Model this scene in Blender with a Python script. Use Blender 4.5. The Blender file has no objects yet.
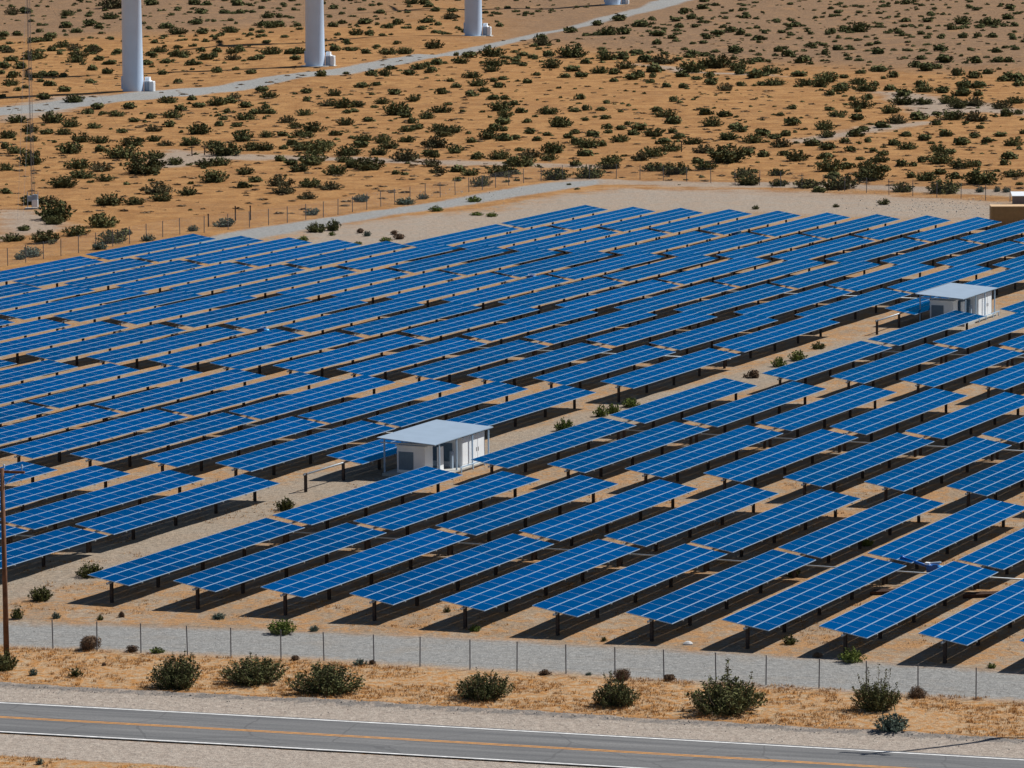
import bpy, math, random
import numpy as np
from mathutils import Matrix, Vector
random.seed(7); np.random.seed(7)
S = bpy.context.scene
C = S.collection
R = math.radians

# ------------------------------------------------------------------ site survey
# camera calibration, used once to turn sighted bearings into ground coordinates
F, PIT, ROL, HE = 4352.75, R(7.67432), R(-0.52548), R(25.2184)
CAMH = 49.5
TILT = R(9.022)
TW = 3.028            # table width
HT = 1.5              # height of the table plane at its axis
AX = np.array([math.sin(HE), math.cos(HE)])      # along the tables
EX = np.array([AX[1], -AX[0]])                   # across the tables
O = np.array([-25.2337, 266.724])
U = np.array([5.52926, -2.40241])

def bp(px, py, z=0.0):
    dx, dy = px - 512, py - 384
    c, s = math.cos(ROL), math.sin(ROL)
    u = c*dx + s*dy; v = -s*dx + c*dy
    d = (u/F, math.cos(PIT) - v/F*math.sin(PIT), -math.sin(PIT) - v/F*math.cos(PIT))
    t = (z - CAMH)/d[2]
    return np.array([t*d[0], t*d[1]])

def proj(x, y, z):
    z = z - CAMH
    d = y*math.cos(PIT) - z*math.sin(PIT); up = y*math.sin(PIT) + z*math.cos(PIT)
    u = F*x/d; v = -F*up/d
    c, s = math.cos(ROL), math.sin(ROL)
    return 512 + c*u - s*v, 384 + s*u + c*v

def lat(k, s):        # lattice position of a table: column k, distance s along the axis
    return O + k*U + s*AX
def loc2(al, ac):     # shed coordinates
    return O + al*AX + ac*EX
def scale_at(y):
    return F/math.hypot(y, CAMH)

# ------------------------------------------------------------------ materials
def nt(name):
    m = bpy.data.materials.new(name); m.use_nodes = True
    t = m.node_tree; b = t.nodes['Principled BSDF']
    return m, t, b
def mat(name, col, rough=0.6, metal=0.0, noise=0.12, scale=3.0, bump=0.0, bscale=40, spec=0.5, coord='Object'):
    m, t, b = nt(name)
    N = t.nodes; L = t.links
    tc = N.new('ShaderNodeTexCoord')
    n = N.new('ShaderNodeTexNoise'); n.inputs['Scale'].default_value = scale; n.inputs['Detail'].default_value = 6
    L.new(tc.outputs[coord], n.inputs['Vector'])
    r = N.new('ShaderNodeMapRange'); r.inputs[1].default_value = .3; r.inputs[2].default_value = .7
    r.inputs[3].default_value = 1-noise; r.inputs[4].default_value = 1+noise
    L.new(n.outputs['Fac'], r.inputs[0])
    mx = N.new('ShaderNodeVectorMath'); mx.operation = 'SCALE'
    mx.inputs[0].default_value = col[:3]
    L.new(r.outputs[0], mx.inputs['Scale'])
    L.new(mx.outputs[0], b.inputs['Base Color'])
    b.inputs['Roughness'].default_value = rough; b.inputs['Metallic'].default_value = metal
    b.inputs['Specular IOR Level'].default_value = spec
    if bump:
        n2 = N.new('ShaderNodeTexNoise'); n2.inputs['Scale'].default_value = bscale; n2.inputs['Detail'].default_value = 4
        L.new(tc.outputs[coord], n2.inputs['Vector'])
        bb = N.new('ShaderNodeBump'); bb.inputs['Strength'].default_value = bump
        L.new(n2.outputs['Fac'], bb.inputs['Height']); L.new(bb.outputs[0], b.inputs['Normal'])
    return m

def glass_mat():
    m, t, b = nt('solar_glass'); N = t.nodes; L = t.links
    info = N.new('ShaderNodeObjectInfo')
    geo = N.new('ShaderNodeNewGeometry')
    # per-module tone (each module is its own island) and a slight per-table tone
    add = N.new('ShaderNodeMath'); add.operation = 'MULTIPLY_ADD'; add.inputs[1].default_value = .45; 
    L.new(geo.outputs['Random Per Island'], add.inputs[0])
    m2 = N.new('ShaderNodeMath'); m2.operation = 'MULTIPLY'; m2.inputs[1].default_value = .55
    L.new(info.outputs['Random'], m2.inputs[0]); L.new(m2.outputs[0], add.inputs[2])
    tc = N.new('ShaderNodeTexCoord')
    # cell grid inside each module
    sep = N.new('ShaderNodeSeparateXYZ'); L.new(tc.outputs['UV'], sep.inputs[0])
    def lines(out, n):
        a = N.new('ShaderNodeMath'); a.operation = 'MULTIPLY'; a.inputs[1].default_value = n; L.new(out, a.inputs[0])
        f = N.new('ShaderNodeMath'); f.operation = 'FRACT'; L.new(a.outputs[0], f.inputs[0])
        g = N.new('ShaderNodeMath'); g.operation = 'LESS_THAN'; g.inputs[1].default_value = .05; L.new(f.outputs[0], g.inputs[0])
        return g
    g1 = lines(sep.outputs[0], 6); g2 = lines(sep.outputs[1], 10)
    mxx = N.new('ShaderNodeMath'); mxx.operation = 'MAXIMUM'; L.new(g1.outputs[0], mxx.inputs[0]); L.new(g2.outputs[0], mxx.inputs[1])
    cr = N.new('ShaderNodeValToRGB')
    cr.color_ramp.elements[0].color = (0.0, 0.019, 0.088, 1); cr.color_ramp.elements[1].color = (0.0, 0.048, 0.200, 1)
    L.new(add.outputs[0], cr.inputs[0])
    mix = N.new('ShaderNodeMixRGB'); mix.inputs[2].default_value = (0.0, .085, .27, 1)
    L.new(mxx.outputs[0], mix.inputs[0]); L.new(cr.outputs[0], mix.inputs[1])
    # dust
    nz = N.new('ShaderNodeTexNoise'); nz.inputs['Scale'].default_value = .35; L.new(tc.outputs['Object'], nz.inputs['Vector'])
    L.new(mix.outputs[0], b.inputs['Base Color'])
    rr = N.new('ShaderNodeMapRange'); rr.inputs[3].default_value = .12; rr.inputs[4].default_value = .3
    L.new(nz.outputs['Fac'], rr.inputs[0]); L.new(rr.outputs[0], b.inputs['Roughness'])
    b.inputs['Specular IOR Level'].default_value = .0
    # blue anti-reflective coating: sky sheen that grows towards grazing angles
    fr = N.new('ShaderNodeFresnel'); fr.inputs['IOR'].default_value = 1.33
    gl = N.new('ShaderNodeBsdfGlossy'); gl.inputs['Color'].default_value = (.02, .62, 1, 1)
    L.new(rr.outputs[0], gl.inputs['Roughness'])
    ms = N.new('ShaderNodeMixShader'); L.new(fr.outputs[0], ms.inputs[0]); L.new(b.outputs[0], ms.inputs[1]); L.new(gl.outputs[0], ms.inputs[2])
    L.new(ms.outputs[0], N['Material Output'].inputs['Surface'])
    return m

M = {}
M['glass'] = glass_mat()
M['frame'] = mat('aluminium_frame', (.33, .47, .63), .4, .0, .05)  # blue of the reflected sky is put into the base colour
M['gsteel'] = mat('galvanised_steel', (.38, .42, .46), .45, .35, .15, 4)
M['post'] = mat('weathered_steel_post', (.045, .03, .025), .8, 0, .35, 8)
M['wood'] = mat('creosoted_pole_wood', (.13, .055, .025), .85, 0, .35, 3, .3, 20)
M['white'] = mat('white_paint', (.80, .84, .88), .4, 0, .05, 1.5)
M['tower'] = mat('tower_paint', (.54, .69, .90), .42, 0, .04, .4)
M['roof'] = mat('light_metal_roof', (.27, .35, .45), .5, 0, .05, 1)
M['concrete'] = mat('pale_concrete', (.42, .42, .40), .85, 0, .12, 3)
M['grille'] = mat('blue_grey_grille', (.14, .22, .30), .5, 0, .1, 6)
M['dark'] = mat('dark_recess', (.03, .035, .04), .7, 0, .1, 6)
M['cont'] = mat('tan_container_paint', (.36, .22, .09), .6, 0, .12, 2)
M['blue'] = mat('blue_machine_paint', (.0, .10, .40), .35, 0, .15, 6)
M['ltblue'] = mat('pale_blue_housing', (.05, .38, .75), .35, 0, .1, 6)
M['fpost'] = mat('fence_post_steel', (.13, .14, .16), .6, .2, .2, 8)
M['rust'] = mat('rusty_steel_beam', (.07, .032, .02), .85, 0, .4, 5)
M['cable'] = mat('steel_cable', (.2, .2, .22), .5, .4, .1, 5)
M['stem'] = mat('twig_bark', (.10, .075, .05), .9, 0, .3, 8)
M['rock'] = mat('pale_stone', (.40, .37, .33), .9, 0, .3, 2, .4, 9)
M['rockdk'] = mat('dark_stone', (.24, .22, .205), .9, 0, .35, 2, .4, 9)

def leafmat(name, c1, c2):
    m, t, b = nt(name); N = t.nodes; L = t.links
    geo = N.new('ShaderNodeNewGeometry'); info = N.new('ShaderNodeObjectInfo')
    a = N.new('ShaderNodeMath'); a.operation = 'MULTIPLY_ADD'; a.inputs[1].default_value = .65
    L.new(geo.outputs['Random Per Island'], a.inputs[0])
    m2 = N.new('ShaderNodeMath'); m2.operation = 'MULTIPLY'; m2.inputs[1].default_value = .35
    L.new(info.outputs['Random'], m2.inputs[0]); L.new(m2.outputs[0], a.inputs[2])
    cr = N.new('ShaderNodeValToRGB'); cr.color_ramp.elements[0].color = (*c1, 1); cr.color_ramp.elements[1].color = (*c2, 1)
    L.new(a.outputs[0], cr.inputs[0]); L.new(cr.outputs[0], b.inputs['Base Color'])
    b.inputs['Roughness'].default_value = .9; b.inputs['Specular IOR Level'].default_value = .05
    return m
LEAF = {
 'dark': leafmat('dark_desert_leaves', (.036, .047, .020), (.165, .165, .070)),
 'dry': leafmat('dry_scrub_twigs', (.10, .065, .035), (.26, .18, .11)),
 'far_olive': leafmat('muted_olive_leaves', (.035, .042, .018), (.15, .145, .065)),
 'far_brown': leafmat('muted_brown_leaves', (.05, .048, .024), (.18, .155, .085)),
 'olive': leafmat('olive_desert_leaves', (.03, .04, .015), (.13, .13, .045)),
 'green': leafmat('fresh_green_leaves', (.05, .085, .02), (.20, .23, .06)),
 'teal': leafmat('grey_green_leaves', (.05, .08, .065), (.17, .21, .17)),
 'brown': leafmat('dry_brown_twigs', (.06, .035, .022), (.22, .15, .10)),
 'straw': leafmat('dry_orange_grass', (.30, .15, .05), (.62, .36, .15)),
}

def fence_mesh_mat():
    m, t, b = nt('chain_link_mesh'); N = t.nodes; L = t.links
    b.inputs['Base Color'].default_value = (.30, .32, .34, 1); b.inputs['Roughness'].default_value = .5
    tc = N.new('ShaderNodeTexCoord'); sep = N.new('ShaderNodeSeparateXYZ'); L.new(tc.outputs['UV'], sep.inputs[0])
    def diag(op):
        a = N.new('ShaderNodeMath'); a.operation = op; L.new(sep.outputs[0], a.inputs[0]); L.new(sep.outputs[1], a.inputs[1])
        s = N.new('ShaderNodeMath'); s.operation = 'MULTIPLY'; s.inputs[1].default_value = 14; L.new(a.outputs[0], s.inputs[0])
        f = N.new('ShaderNodeMath'); f.operation = 'FRACT'; L.new(s.outputs[0], f.inputs[0])
        g = N.new('ShaderNodeMath'); g.operation = 'LESS_THAN'; g.inputs[1].default_value = .03; L.new(f.outputs[0], g.inputs[0]); return g
    d1, d2 = diag('ADD'), diag('SUBTRACT')
    mx = N.new('ShaderNodeMath'); mx.operation = 'MAXIMUM'; L.new(d1.outputs[0], mx.inputs[0]); L.new(d2.outputs[0], mx.inputs[1])
    tr = N.new('ShaderNodeBsdfTransparent'); ms = N.new('ShaderNodeMixShader')
    L.new(mx.outputs[0], ms.inputs[0]); L.new(tr.outputs[0], ms.inputs[1]); L.new(b.outputs[0], ms.inputs[2])
    L.new(ms.outputs[0], N['Material Output'].inputs['Surface'])
    return m
M['link'] = fence_mesh_mat()

# ------------------------------------------------------------------ mesh helpers
class MB:
    def __init__(s): s.v = []; s.f = []; s.mi = []; s.uv = {}
    def add(s, vs, fs, mi=0):
        o = len(s.v); s.v += [tuple(v) for v in vs]; s.f += [tuple(i+o for i in f) for f in fs]; s.mi += [mi]*len(fs); return s
    def box(s, x0, x1, y0, y1, z0, z1, mi=0, T=None):
        vs = [(x, y, z) for x in (x0, x1) for y in (y0, y1) for z in (z0, z1)]
        if T: vs = [tuple(T @ Vector(v)) for v in vs]
        return s.add(vs, [(0,1,3,2),(4,6,7,5),(0,4,5,1),(2,3,7,6),(0,2,6,4),(1,5,7,3)], mi)
    def tube(s, p, q, r, r2=None, n=8, mi=0, cap=True):
        r2 = r if r2 is None else r2
        p, q = Vector(p), Vector(q); d = (q-p).normalized()
        a = d.orthogonal().normalized(); b = d.cross(a)
        vs = [];
        for c_, rr in ((p, r), (q, r2)):
            for i in range(n):
                t = 2*math.pi*i/n; vs.append(c_ + (a*math.cos(t) + b*math.sin(t))*rr)
        fs = [(i, (i+1) % n, n+(i+1) % n, n+i) for i in range(n)]
        if cap: fs += [tuple(range(n-1, -1, -1)), tuple(range(n, 2*n))]
        return s.add(vs, fs, mi)
    def mesh(s, name, mats, smooth=False):
        me = bpy.data.meshes.new(name); me.from_pydata(s.v, [], s.f)
        for m in (mats if isinstance(mats, (list, tuple)) else [mats]): me.materials.append(m)
        me.polygons.foreach_set('material_index', s.mi)
        if smooth: me.polygons.foreach_set('use_smooth', [True]*len(s.f))
        me.update(); return me
def link(name, me, parent=None, loc=None, rot=0):
    o = bpy.data.objects.new(name, me); C.objects.link(o)
    if parent: o.parent = parent
    if loc is not None: o.location = loc
    if rot: o.rotation_euler = (0, 0, rot)
    return o
def tag(o, label=None, cat=None, group=None, kind=None):
    if label: o['label'] = label
    if cat: o['category'] = cat
    if group: o['group'] = group
    if kind: o['kind'] = kind
    return o
def empty(name, loc, rot, label, cat, group=None):
    o = bpy.data.objects.new(name, None); C.objects.link(o); o.location = loc; o.rotation_euler = (0, 0, rot)
    return tag(o, label, cat, group)
def copy_tree(o, parent=None, loc=None, rot=None):
    c = o.copy(); C.objects.link(c)
    if parent: c.parent = parent
    if loc is not None: c.location = loc
    if rot is not None: c.rotation_euler = (0, 0, rot)
    for ch in list(o.children): copy_tree(ch, c)
    return c
ORD = 'first second third fourth fifth sixth seventh eighth ninth tenth eleventh twelfth thirteenth fourteenth fifteenth sixteenth seventeenth eighteenth nineteenth twentieth'.split()
ORD += ['twenty-' + x for x in ORD[:9]] + ['thirtieth'] + ['thirty-' + x for x in ORD[:9]]

# ------------------------------------------------------------------ camera, light, world
cam = bpy.data.cameras.new('camera'); co = bpy.data.objects.new('camera', cam); C.objects.link(co)
Rt = Vector((1, 0, 0)); Up = Vector((0, math.sin(PIT), math.cos(PIT))); Fw = Vector((0, math.cos(PIT), -math.sin(PIT)))
c_, s_ = math.cos(ROL), math.sin(ROL)
cr_ = Rt*c_ + Up*s_; cu_ = -Rt*s_ + Up*c_
mm = Matrix((cr_, cu_, -Fw)).transposed().to_4x4(); mm.translation = (0, 0, CAMH)
co.matrix_world = mm
cam.sensor_width = 36; cam.lens = F/1024*36; cam.clip_start = 1; cam.clip_end = 20000
S.camera = co
SAZ, SEL = R(65), R(49)
sun = bpy.data.lights.new('sun', 'SUN'); sun.energy = 5.0; sun.angle = R(.5); sun.color = (1, .955, .88)
so = bpy.data.objects.new('sun', sun); C.objects.link(so)
sd = Vector((math.sin(SAZ)*math.cos(SEL), math.cos(SAZ)*math.cos(SEL), math.sin(SEL)))
so.rotation_euler = sd.to_track_quat('Z', 'Y').to_euler(); so.location = (50, 200, 200)
w = bpy.data.worlds.new('World'); S.world = w; w.use_nodes = True
sk = w.node_tree.nodes.new('ShaderNodeTexSky'); sk.sky_type = 'NISHITA'; sk.sun_disc = False
sk.sun_elevation = SEL; sk.sun_rotation = SAZ; sk.altitude = 300; sk.air_density = 1.0; sk.dust_density = 0; sk.ozone_density = 3
bg = w.node_tree.nodes['Background']; w.node_tree.links.new(sk.outputs[0], bg.inputs[0]); bg.inputs[1].default_value = .05
S.view_settings.view_transform = 'Standard'; S.view_settings.look = 'None'; S.view_settings.gamma = 1
S.view_settings.exposure = 0.15
S.render.engine = 'CYCLES'

# ------------------------------------------------------------------ ground
def poly_d(P, poly):
    """signed distance (negative inside) of points to a polygon"""
    poly = np.array(poly); n = len(poly)
    d = np.full(len(P), 1e9); ins = np.zeros(len(P), bool)
    for i in range(n):
        a, b = poly[i], poly[(i+1) % n]; e = b-a; wv = P-a
        t = np.clip((wv@e)/(e@e), 0, 1); d = np.minimum(d, np.hypot(*(wv-t[:, None]*e).T))
        cnd = (a[1] > P[:, 1]) != (b[1] > P[:, 1])
        with np.errstate(divide='ignore', invalid='ignore'):
            xx = (b[0]-a[0])*(P[:, 1]-a[1])/(b[1]-a[1]) + a[0]
        ins ^= cnd & (P[:, 0] < xx)
    return np.where(ins, -d, d)
def line_d(P, pts):
    d = np.full(len(P), 1e9)
    for a, b in zip(pts[:-1], pts[1:]):
        e = b-a; wv = P-a; t = np.clip((wv@e)/(e@e), 0, 1)
        d = np.minimum(d, np.hypot(*(wv-t[:, None]*e).T))
    return d
def W2(pts): return [bp(*p) for p in pts]
def road_y(x):   # upper white line of the highway
    return 228.25 - .307*x - .0003*x*x
RN = 1/math.hypot(1, .307)

def axis_steps(segs):
    out = []
    for a, b, n in segs: out += list(np.linspace(a, b, n, endpoint=False))
    out.append(segs[-1][1]); return np.array(out)
gx = axis_steps([(-6000, -600, 8), (-600, -180, 14), (-180, -62, 48), (-62, 62, 178), (62, 180, 48), (180, 600, 14), (600, 6000, 8)])
gy = axis_steps([(-600, 100, 10), (100, 205, 40), (205, 300, 150), (300, 520, 170), (520, 1250, 260), (1250, 2500, 20), (2500, 9000, 8)])
GX, GY = np.meshgrid(gx, gy); P = np.stack([GX.ravel(), GY.ravel()], 1)
def vnoise(P, sc, seed):
    rs = np.random.RandomState(seed); n = 128; g = rs.rand(n, n)
    q = P/sc; i = np.floor(q).astype(int); f = q-i; f = f*f*(3-2*f)
    def G(a, b): return g[(i[:, 0]+a) % n, (i[:, 1]+b) % n]
    return (G(0,0)*(1-f[:,0])+G(1,0)*f[:,0])*(1-f[:,1]) + (G(0,1)*(1-f[:,0])+G(1,1)*f[:,0])*f[:,1]
dr = (P[:, 1] - road_y(P[:, 0]))*RN          # distance beyond the upper white line
front = np.clip((dr-25)/40, 0, 1)
far = np.clip((P[:, 1]-560)/200, 0, 1)
z = (vnoise(P, 4, 1)-.5)*.10 + (vnoise(P, 1.6, 2)-.5)*.05
z += far*((vnoise(P, 22, 3)-.5)*1.0 + (vnoise(P, 9, 4)-.5)*.5)
hw = np.clip((np.abs(dr+3.4)-5.0)/3.0, 0, 1)  # flat bed under the highway
z = np.where(dr < 30, (z*1.0)*hw - .03*(1-hw), z)
# low berm where the shoulder was graded
z += .16*np.exp(-((dr-4.6)/.5)**2)*(.6+.8*vnoise(P, 2.3, 5))
z += far*0
groundz = z
_gz = z.reshape(GX.shape)
def gh(x, y):
    i = min(max(np.searchsorted(gx, x)-1, 0), len(gx)-2); j = min(max(np.searchsorted(gy, y)-1, 0), len(gy)-2)
    return float(_gz[j:j+2, i:i+2].mean())
me = bpy.data.meshes.new('ground')
nx, ny = len(gx), len(gy)
V = np.stack([P[:, 0], P[:, 1], z], 1)
idx = (np.arange(ny-1)[:, None]*nx + np.arange(nx-1)[None, :]).ravel()
Fc = np.stack([idx, idx+1, idx+1+nx, idx+nx], 1)
me.vertices.add(len(V)); me.vertices.foreach_set('co', V.ravel())
me.loops.add(Fc.size); me.loops.foreach_set('vertex_index', Fc.ravel())
me.polygons.add(len(Fc)); me.polygons.foreach_set('loop_start', np.arange(0, Fc.size, 4)); me.polygons.foreach_set('loop_total', np.full(len(Fc), 4))
me.polygons.foreach_set('use_smooth', np.ones(len(Fc), bool)); me.update()
def sm(d, w): return np.clip(.5 - d/(2*w), 0, 1)
# gravel (grey)
front_gravel = poly_d(P, W2([(-400, 608), (0, 622), (256, 629), (512, 640), (768, 656), (1024, 672), (1400, 695), (1400, 728), (1024, 701), (768, 688), (512, 671), (256, 657), (0, 646), (-400, 628)]))
troad = poly_d(P, W2([(-300, 127), (0, 107), (60, 101), (120, 96), (200, 87), (300, 74), (400, 58.5), (470, 47), (560, 28), (640, 7), (660, 0), (705, -14), (718, -10), (684, 3), (600, 22.5), (500, 45.5), (420, 62), (300, 80), (200, 94), (120, 103), (60, 108.5), (0, 115), (-300, 136)]))
proad = poly_d(P, W2([(178, 243), (250, 229), (330, 217), (430, 203), (500, 190), (545, 183), (600, 180), (600, 184), (540, 193), (460, 206), (400, 214), (300, 231), (250, 240), (215, 247)]))
gr = np.maximum.reduce([sm(front_gravel+.25, 1.9), sm(troad, 1.5), sm(proad, 1.5)])
shoulder = np.maximum(sm(np.abs(dr-2.6)-2.2, .7), sm(np.abs(dr+9.8)-2.6, .8))
# pale sand / gravel yard
pale = np.maximum.reduce([sm(poly_d(P, W2(q)), ww) for q, ww in [
  ([(480, 215), (560, 196), (620, 189), (760, 190), (880, 195), (1100, 208), (1100, 226), (900, 218), (600, 208), (500, 222)], 6),
  ([(300, 232), (420, 216), (560, 208), (620, 208), (480, 236), (380, 250), (300, 245)], 5),
  ([(150, 158), (175, 150), (200, 153), (330, 157), (460, 160), (600, 165), (600, 168), (460, 165), (320, 161), (220, 160), (190, 166), (150, 168)], 4),
  ([(625, 64), (680, 68), (740, 73), (790, 79), (740, 76), (680, 72)], 3),
  ([(860, 88), (900, 92), (960, 100), (1000, 106), (1030, 112), (1030, 116), (980, 113), (920, 118), (905, 106), (880, 95)], 4),
  ([(20, 120), (90, 105), (115, 96), (90, 96), (60, 97), (0, 106), (0, 122)], 4),
  ([(0, 208), (40, 212), (70, 226), (60, 230), (20, 236), (0, 240)], 4),
  ([(790, 140), (860, 128), (930, 122), (925, 126), (870, 133), (800, 145)], 4),
  ([(560, 178), (700, 182), (820, 182), (1030, 192), (1030, 197), (820, 188), (700, 187), (560, 183)], 3),
]])
site = sm(poly_d(P, W2([(-500, 612), (0, 646), (512, 671), (1024, 701), (1500, 740), (1500, 240), (1100, 215), (980, 205), (620, 189), (560, 194), (480, 208), (380, 219), (180, 245), (60, 268), (-300, 330)])), 2.5)
aisle = np.maximum.reduce([sm(line_d(P, W2(q))-hw_, 2.0) for q, hw_ in [
  ([(-200, 640), (0, 590), (110, 558), (250, 505), (350, 478), (500, 450), (640, 408), (760, 378), (860, 348), (1030, 310), (1200, 270)], 3.2)]])
def rut(path, w_=.85): return sm(np.abs(line_d(P, W2(path))-w_)-.12, .35)
ruts = np.maximum.reduce([rut([(-200, 640), (0, 590), (110, 558), (250, 505), (350, 478), (500, 450), (640, 408), (760, 378), (860, 348), (1030, 310)]),
    rut([(-200, 626), (0, 636), (256, 645), (512, 657), (768, 674), (1024, 689), (1300, 708)]), .6*rut([(-200, 617), (0, 629), (300, 639), (512, 648), (768, 664), (1100, 690)])])
strip = sm(np.abs(dr-11.8)-6.3, 1.0)   # dry grass between shoulder and fence
strip = np.maximum(strip, sm(dr+12.5, 1.2))
rocky = sm(poly_d(P, W2([(430, -60), (500, 40), (640, 52), (760, 62), (900, 70), (1030, 72), (1200, 60), (1200, -60)])), 25)
rocky = np.maximum(rocky, .8*sm(poly_d(P, W2([(-200, -60), (-200, 45), (100, 38), (300, 28), (420, 20), (470, -60)])), 25))
at = me.color_attributes.new('zone_a', 'FLOAT_COLOR', 'POINT')
at.data.foreach_set('color', np.stack([gr, pale, site, aisle], 1).astype(np.float32).ravel())
at = me.color_attributes.new('zone_b', 'FLOAT_COLOR', 'POINT')
at.data.foreach_set('color', np.stack([shoulder, strip, rocky, np.ones(len(P))], 1).astype(np.float32).ravel())
at = me.color_attributes.new('zone_c', 'FLOAT_COLOR', 'POINT')
at.data.foreach_set('color', np.stack([aisle, sm(np.abs(dr-4.35)-.38, .5), ruts, np.ones(len(P))], 1).astype(np.float32).ravel())

def ground_mat():
    m, t, b = nt('desert_ground'); N = t.nodes; L = t.links
    tc = N.new('ShaderNodeTexCoord')
    def noise(scale, detail=8, rough=.6, dist=0, stretch=None):
        n = N.new('ShaderNodeTexNoise'); n.inputs['Scale'].default_value = scale; n.inputs['Detail'].default_value = detail
        n.inputs['Roughness'].default_value = rough; n.inputs['Distortion'].default_value = dist
        if stretch:
            mp = N.new('ShaderNodeMapping'); mp.inputs['Scale'].default_value = stretch; L.new(tc.outputs['Object'], mp.inputs[0]); L.new(mp.outputs[0], n.inputs['Vector'])
        else: L.new(tc.outputs['Object'], n.inputs['Vector'])
        return n.outputs['Fac']
    def math_(op, a, b_=None, clamp=False):
        n = N.new('ShaderNodeMath'); n.operation = op; n.use_clamp = clamp
        for i, x in enumerate((a, b_)):
            if x is None: continue
            if isinstance(x, (int, float)): n.inputs[i].default_value = x
            else: L.new(x, n.inputs[i])
        return n.outputs[0]
    def ramp(x, lo, hi):
        n = N.new('ShaderNodeMapRange'); n.inputs[1].default_value = lo; n.inputs[2].default_value = hi; n.interpolation_type = 'SMOOTHSTEP'
        L.new(x, n.inputs[0]); return n.outputs[0]
    def mix(f, a, c):
        n = N.new('ShaderNodeMixRGB')
        for i, x in enumerate((f, a, c)):
            if isinstance(x, tuple): n.inputs[i].default_value = (*x, 1)
            elif isinstance(x, (int, float)): n.inputs[i].default_value = x
            else: L.new(x, n.inputs[i])
        return n.outputs[0]
    def zone(name):
        a = N.new('ShaderNodeVertexColor'); a.layer_name = name
        s = N.new('ShaderNodeSeparateColor'); L.new(a.outputs['Color'], s.inputs[0])
        return s.outputs[0], s.outputs[1], s.outputs[2], a.outputs['Alpha']
    gr, pale, site, _a = zone('zone_a'); sho, strip, rocky, _b = zone('zone_b'); aisle, berm, farz, _c = zone('zone_c')
    nb = noise(.035, 5); nm = noise(.25, 7, .65); nf = noise(1.6, 8, .7); nff = noise(7, 6, .7)
    def thr(zn, nz, amt=.8, w=.12):      # irregular edge
        s = math_('ADD', zn, math_('MULTIPLY', math_('SUBTRACT', nz, .5), amt))
        return ramp(s, .5-w, .5+w)
    orange = mix(ramp(nm, .38, .62), (0.302, 0.145, 0.049), (0.415, 0.221, 0.083))
    orange = mix(math_('MULTIPLY', ramp(nf, .52, .72), .5), orange, (0.385, 0.234, 0.113))
    orange = mix(math_('MULTIPLY', ramp(nb, .50, .68), .40), orange, (0.288, 0.144, 0.058))
    streak = noise(.5, 6, .6, .5, (.35, 1.6, 1))
    orange = mix(math_('MULTIPLY', ramp(streak, .57, .70), .55), orange, (0.177, 0.104, 0.058))
    speck = noise(.9, 10, .82)
    orange = mix(math_('MULTIPLY', ramp(speck, .50, .60), .55), orange, (0.191, 0.119, 0.062))
    orange = mix(math_('MULTIPLY', ramp(speck, .44, .36), .45), orange, (0.515, 0.340, 0.170))
    rk = mix(ramp(nf, .4, .65), (0.170, 0.107, 0.066), (0.284, 0.186, 0.112))
    rk = mix(math_('MULTIPLY', ramp(speck, .50, .60), .6), rk, (.13, .09, .065))
    rk = mix(math_('MULTIPLY', ramp(nm, .50, .70), .6), rk, (0.363, 0.198, 0.091))
    col = mix(math_('MULTIPLY', thr(rocky, nm, .9, .3), .85), orange, rk)
    tan = mix(ramp(nm, .4, .62), (0.300, 0.219, 0.149), (0.356, 0.280, 0.207))
    tan = mix(math_('MULTIPLY', ramp(nff, .5, .75), .35), tan, (0.233, 0.181, 0.140))
    grasspatch = ramp(math_('ADD', math_('MULTIPLY', nf, .55), math_('MULTIPLY', noise(.42, 5), .45)), .462, .545)
    tan = mix(math_('MULTIPLY', grasspatch, .85), tan, (0.400, 0.215, 0.090))
    tan = mix(math_('MULTIPLY', ramp(speck, .50, .58), .45), tan, (.235, .175, .125))
    col = mix(thr(site, nf, .5), col, tan)
    palec = mix(ramp(nf, .35, .7), (0.293, 0.252, 0.212), (0.389, 0.350, 0.308))
    col = mix(math_('MULTIPLY', thr(pale, nm, 1.1, .25), .72), col, palec)
    ais = mix(ramp(nf, .35, .7), (0.276, 0.228, 0.178), (0.356, 0.311, 0.257))
    col = mix(math_('MULTIPLY', thr(aisle, nm, .9, .2), .8), col, ais)
    st = mix(ramp(nf, .40, .62), (0.446, 0.324, 0.206), (0.424, 0.200, 0.059))
    st = mix(math_('MULTIPLY', ramp(nff, .5, .7), .5), st, (0.301, 0.162, 0.067))
    col = mix(thr(strip, nf, .8), col, st)
    sh = mix(ramp(nf, .35, .7), (0.349, 0.292, 0.248), (0.435, 0.380, 0.327))
    sh = mix(math_('MULTIPLY', ramp(nff, .5, .75), .5), sh, (0.251, 0.233, 0.216))
    col = mix(thr(sho, nf, .6), col, sh)
    col = mix(math_('MULTIPLY', thr(berm, nf, 1.5, .15), .75), col, (0.158, 0.149, 0.144))
    gv = mix(ramp(nf, .3, .7), (0.249, 0.251, 0.247), (0.321, 0.320, 0.312))
    gv = mix(math_('MULTIPLY', ramp(nm, .5, .7), .45), gv, (0.317, 0.282, 0.241))
    col = mix(thr(gr, math_('ADD', math_('MULTIPLY', nf, .6), math_('MULTIPLY', nm, .4)), 1.5, .28), col, gv)
    col = mix(math_('MULTIPLY', math_('MULTIPLY', farz, ramp(nm, .3, .6)), .35), col, (.25, .215, .18))
    # fine grit
    grit = ramp(noise(11, 4, .8), .3, .7)
    vm = N.new('ShaderNodeVectorMath'); vm.operation = 'SCALE'; L.new(col, vm.inputs[0])
    g2 = ramp(noise(3.1, 6, .75), .32, .68)
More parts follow.
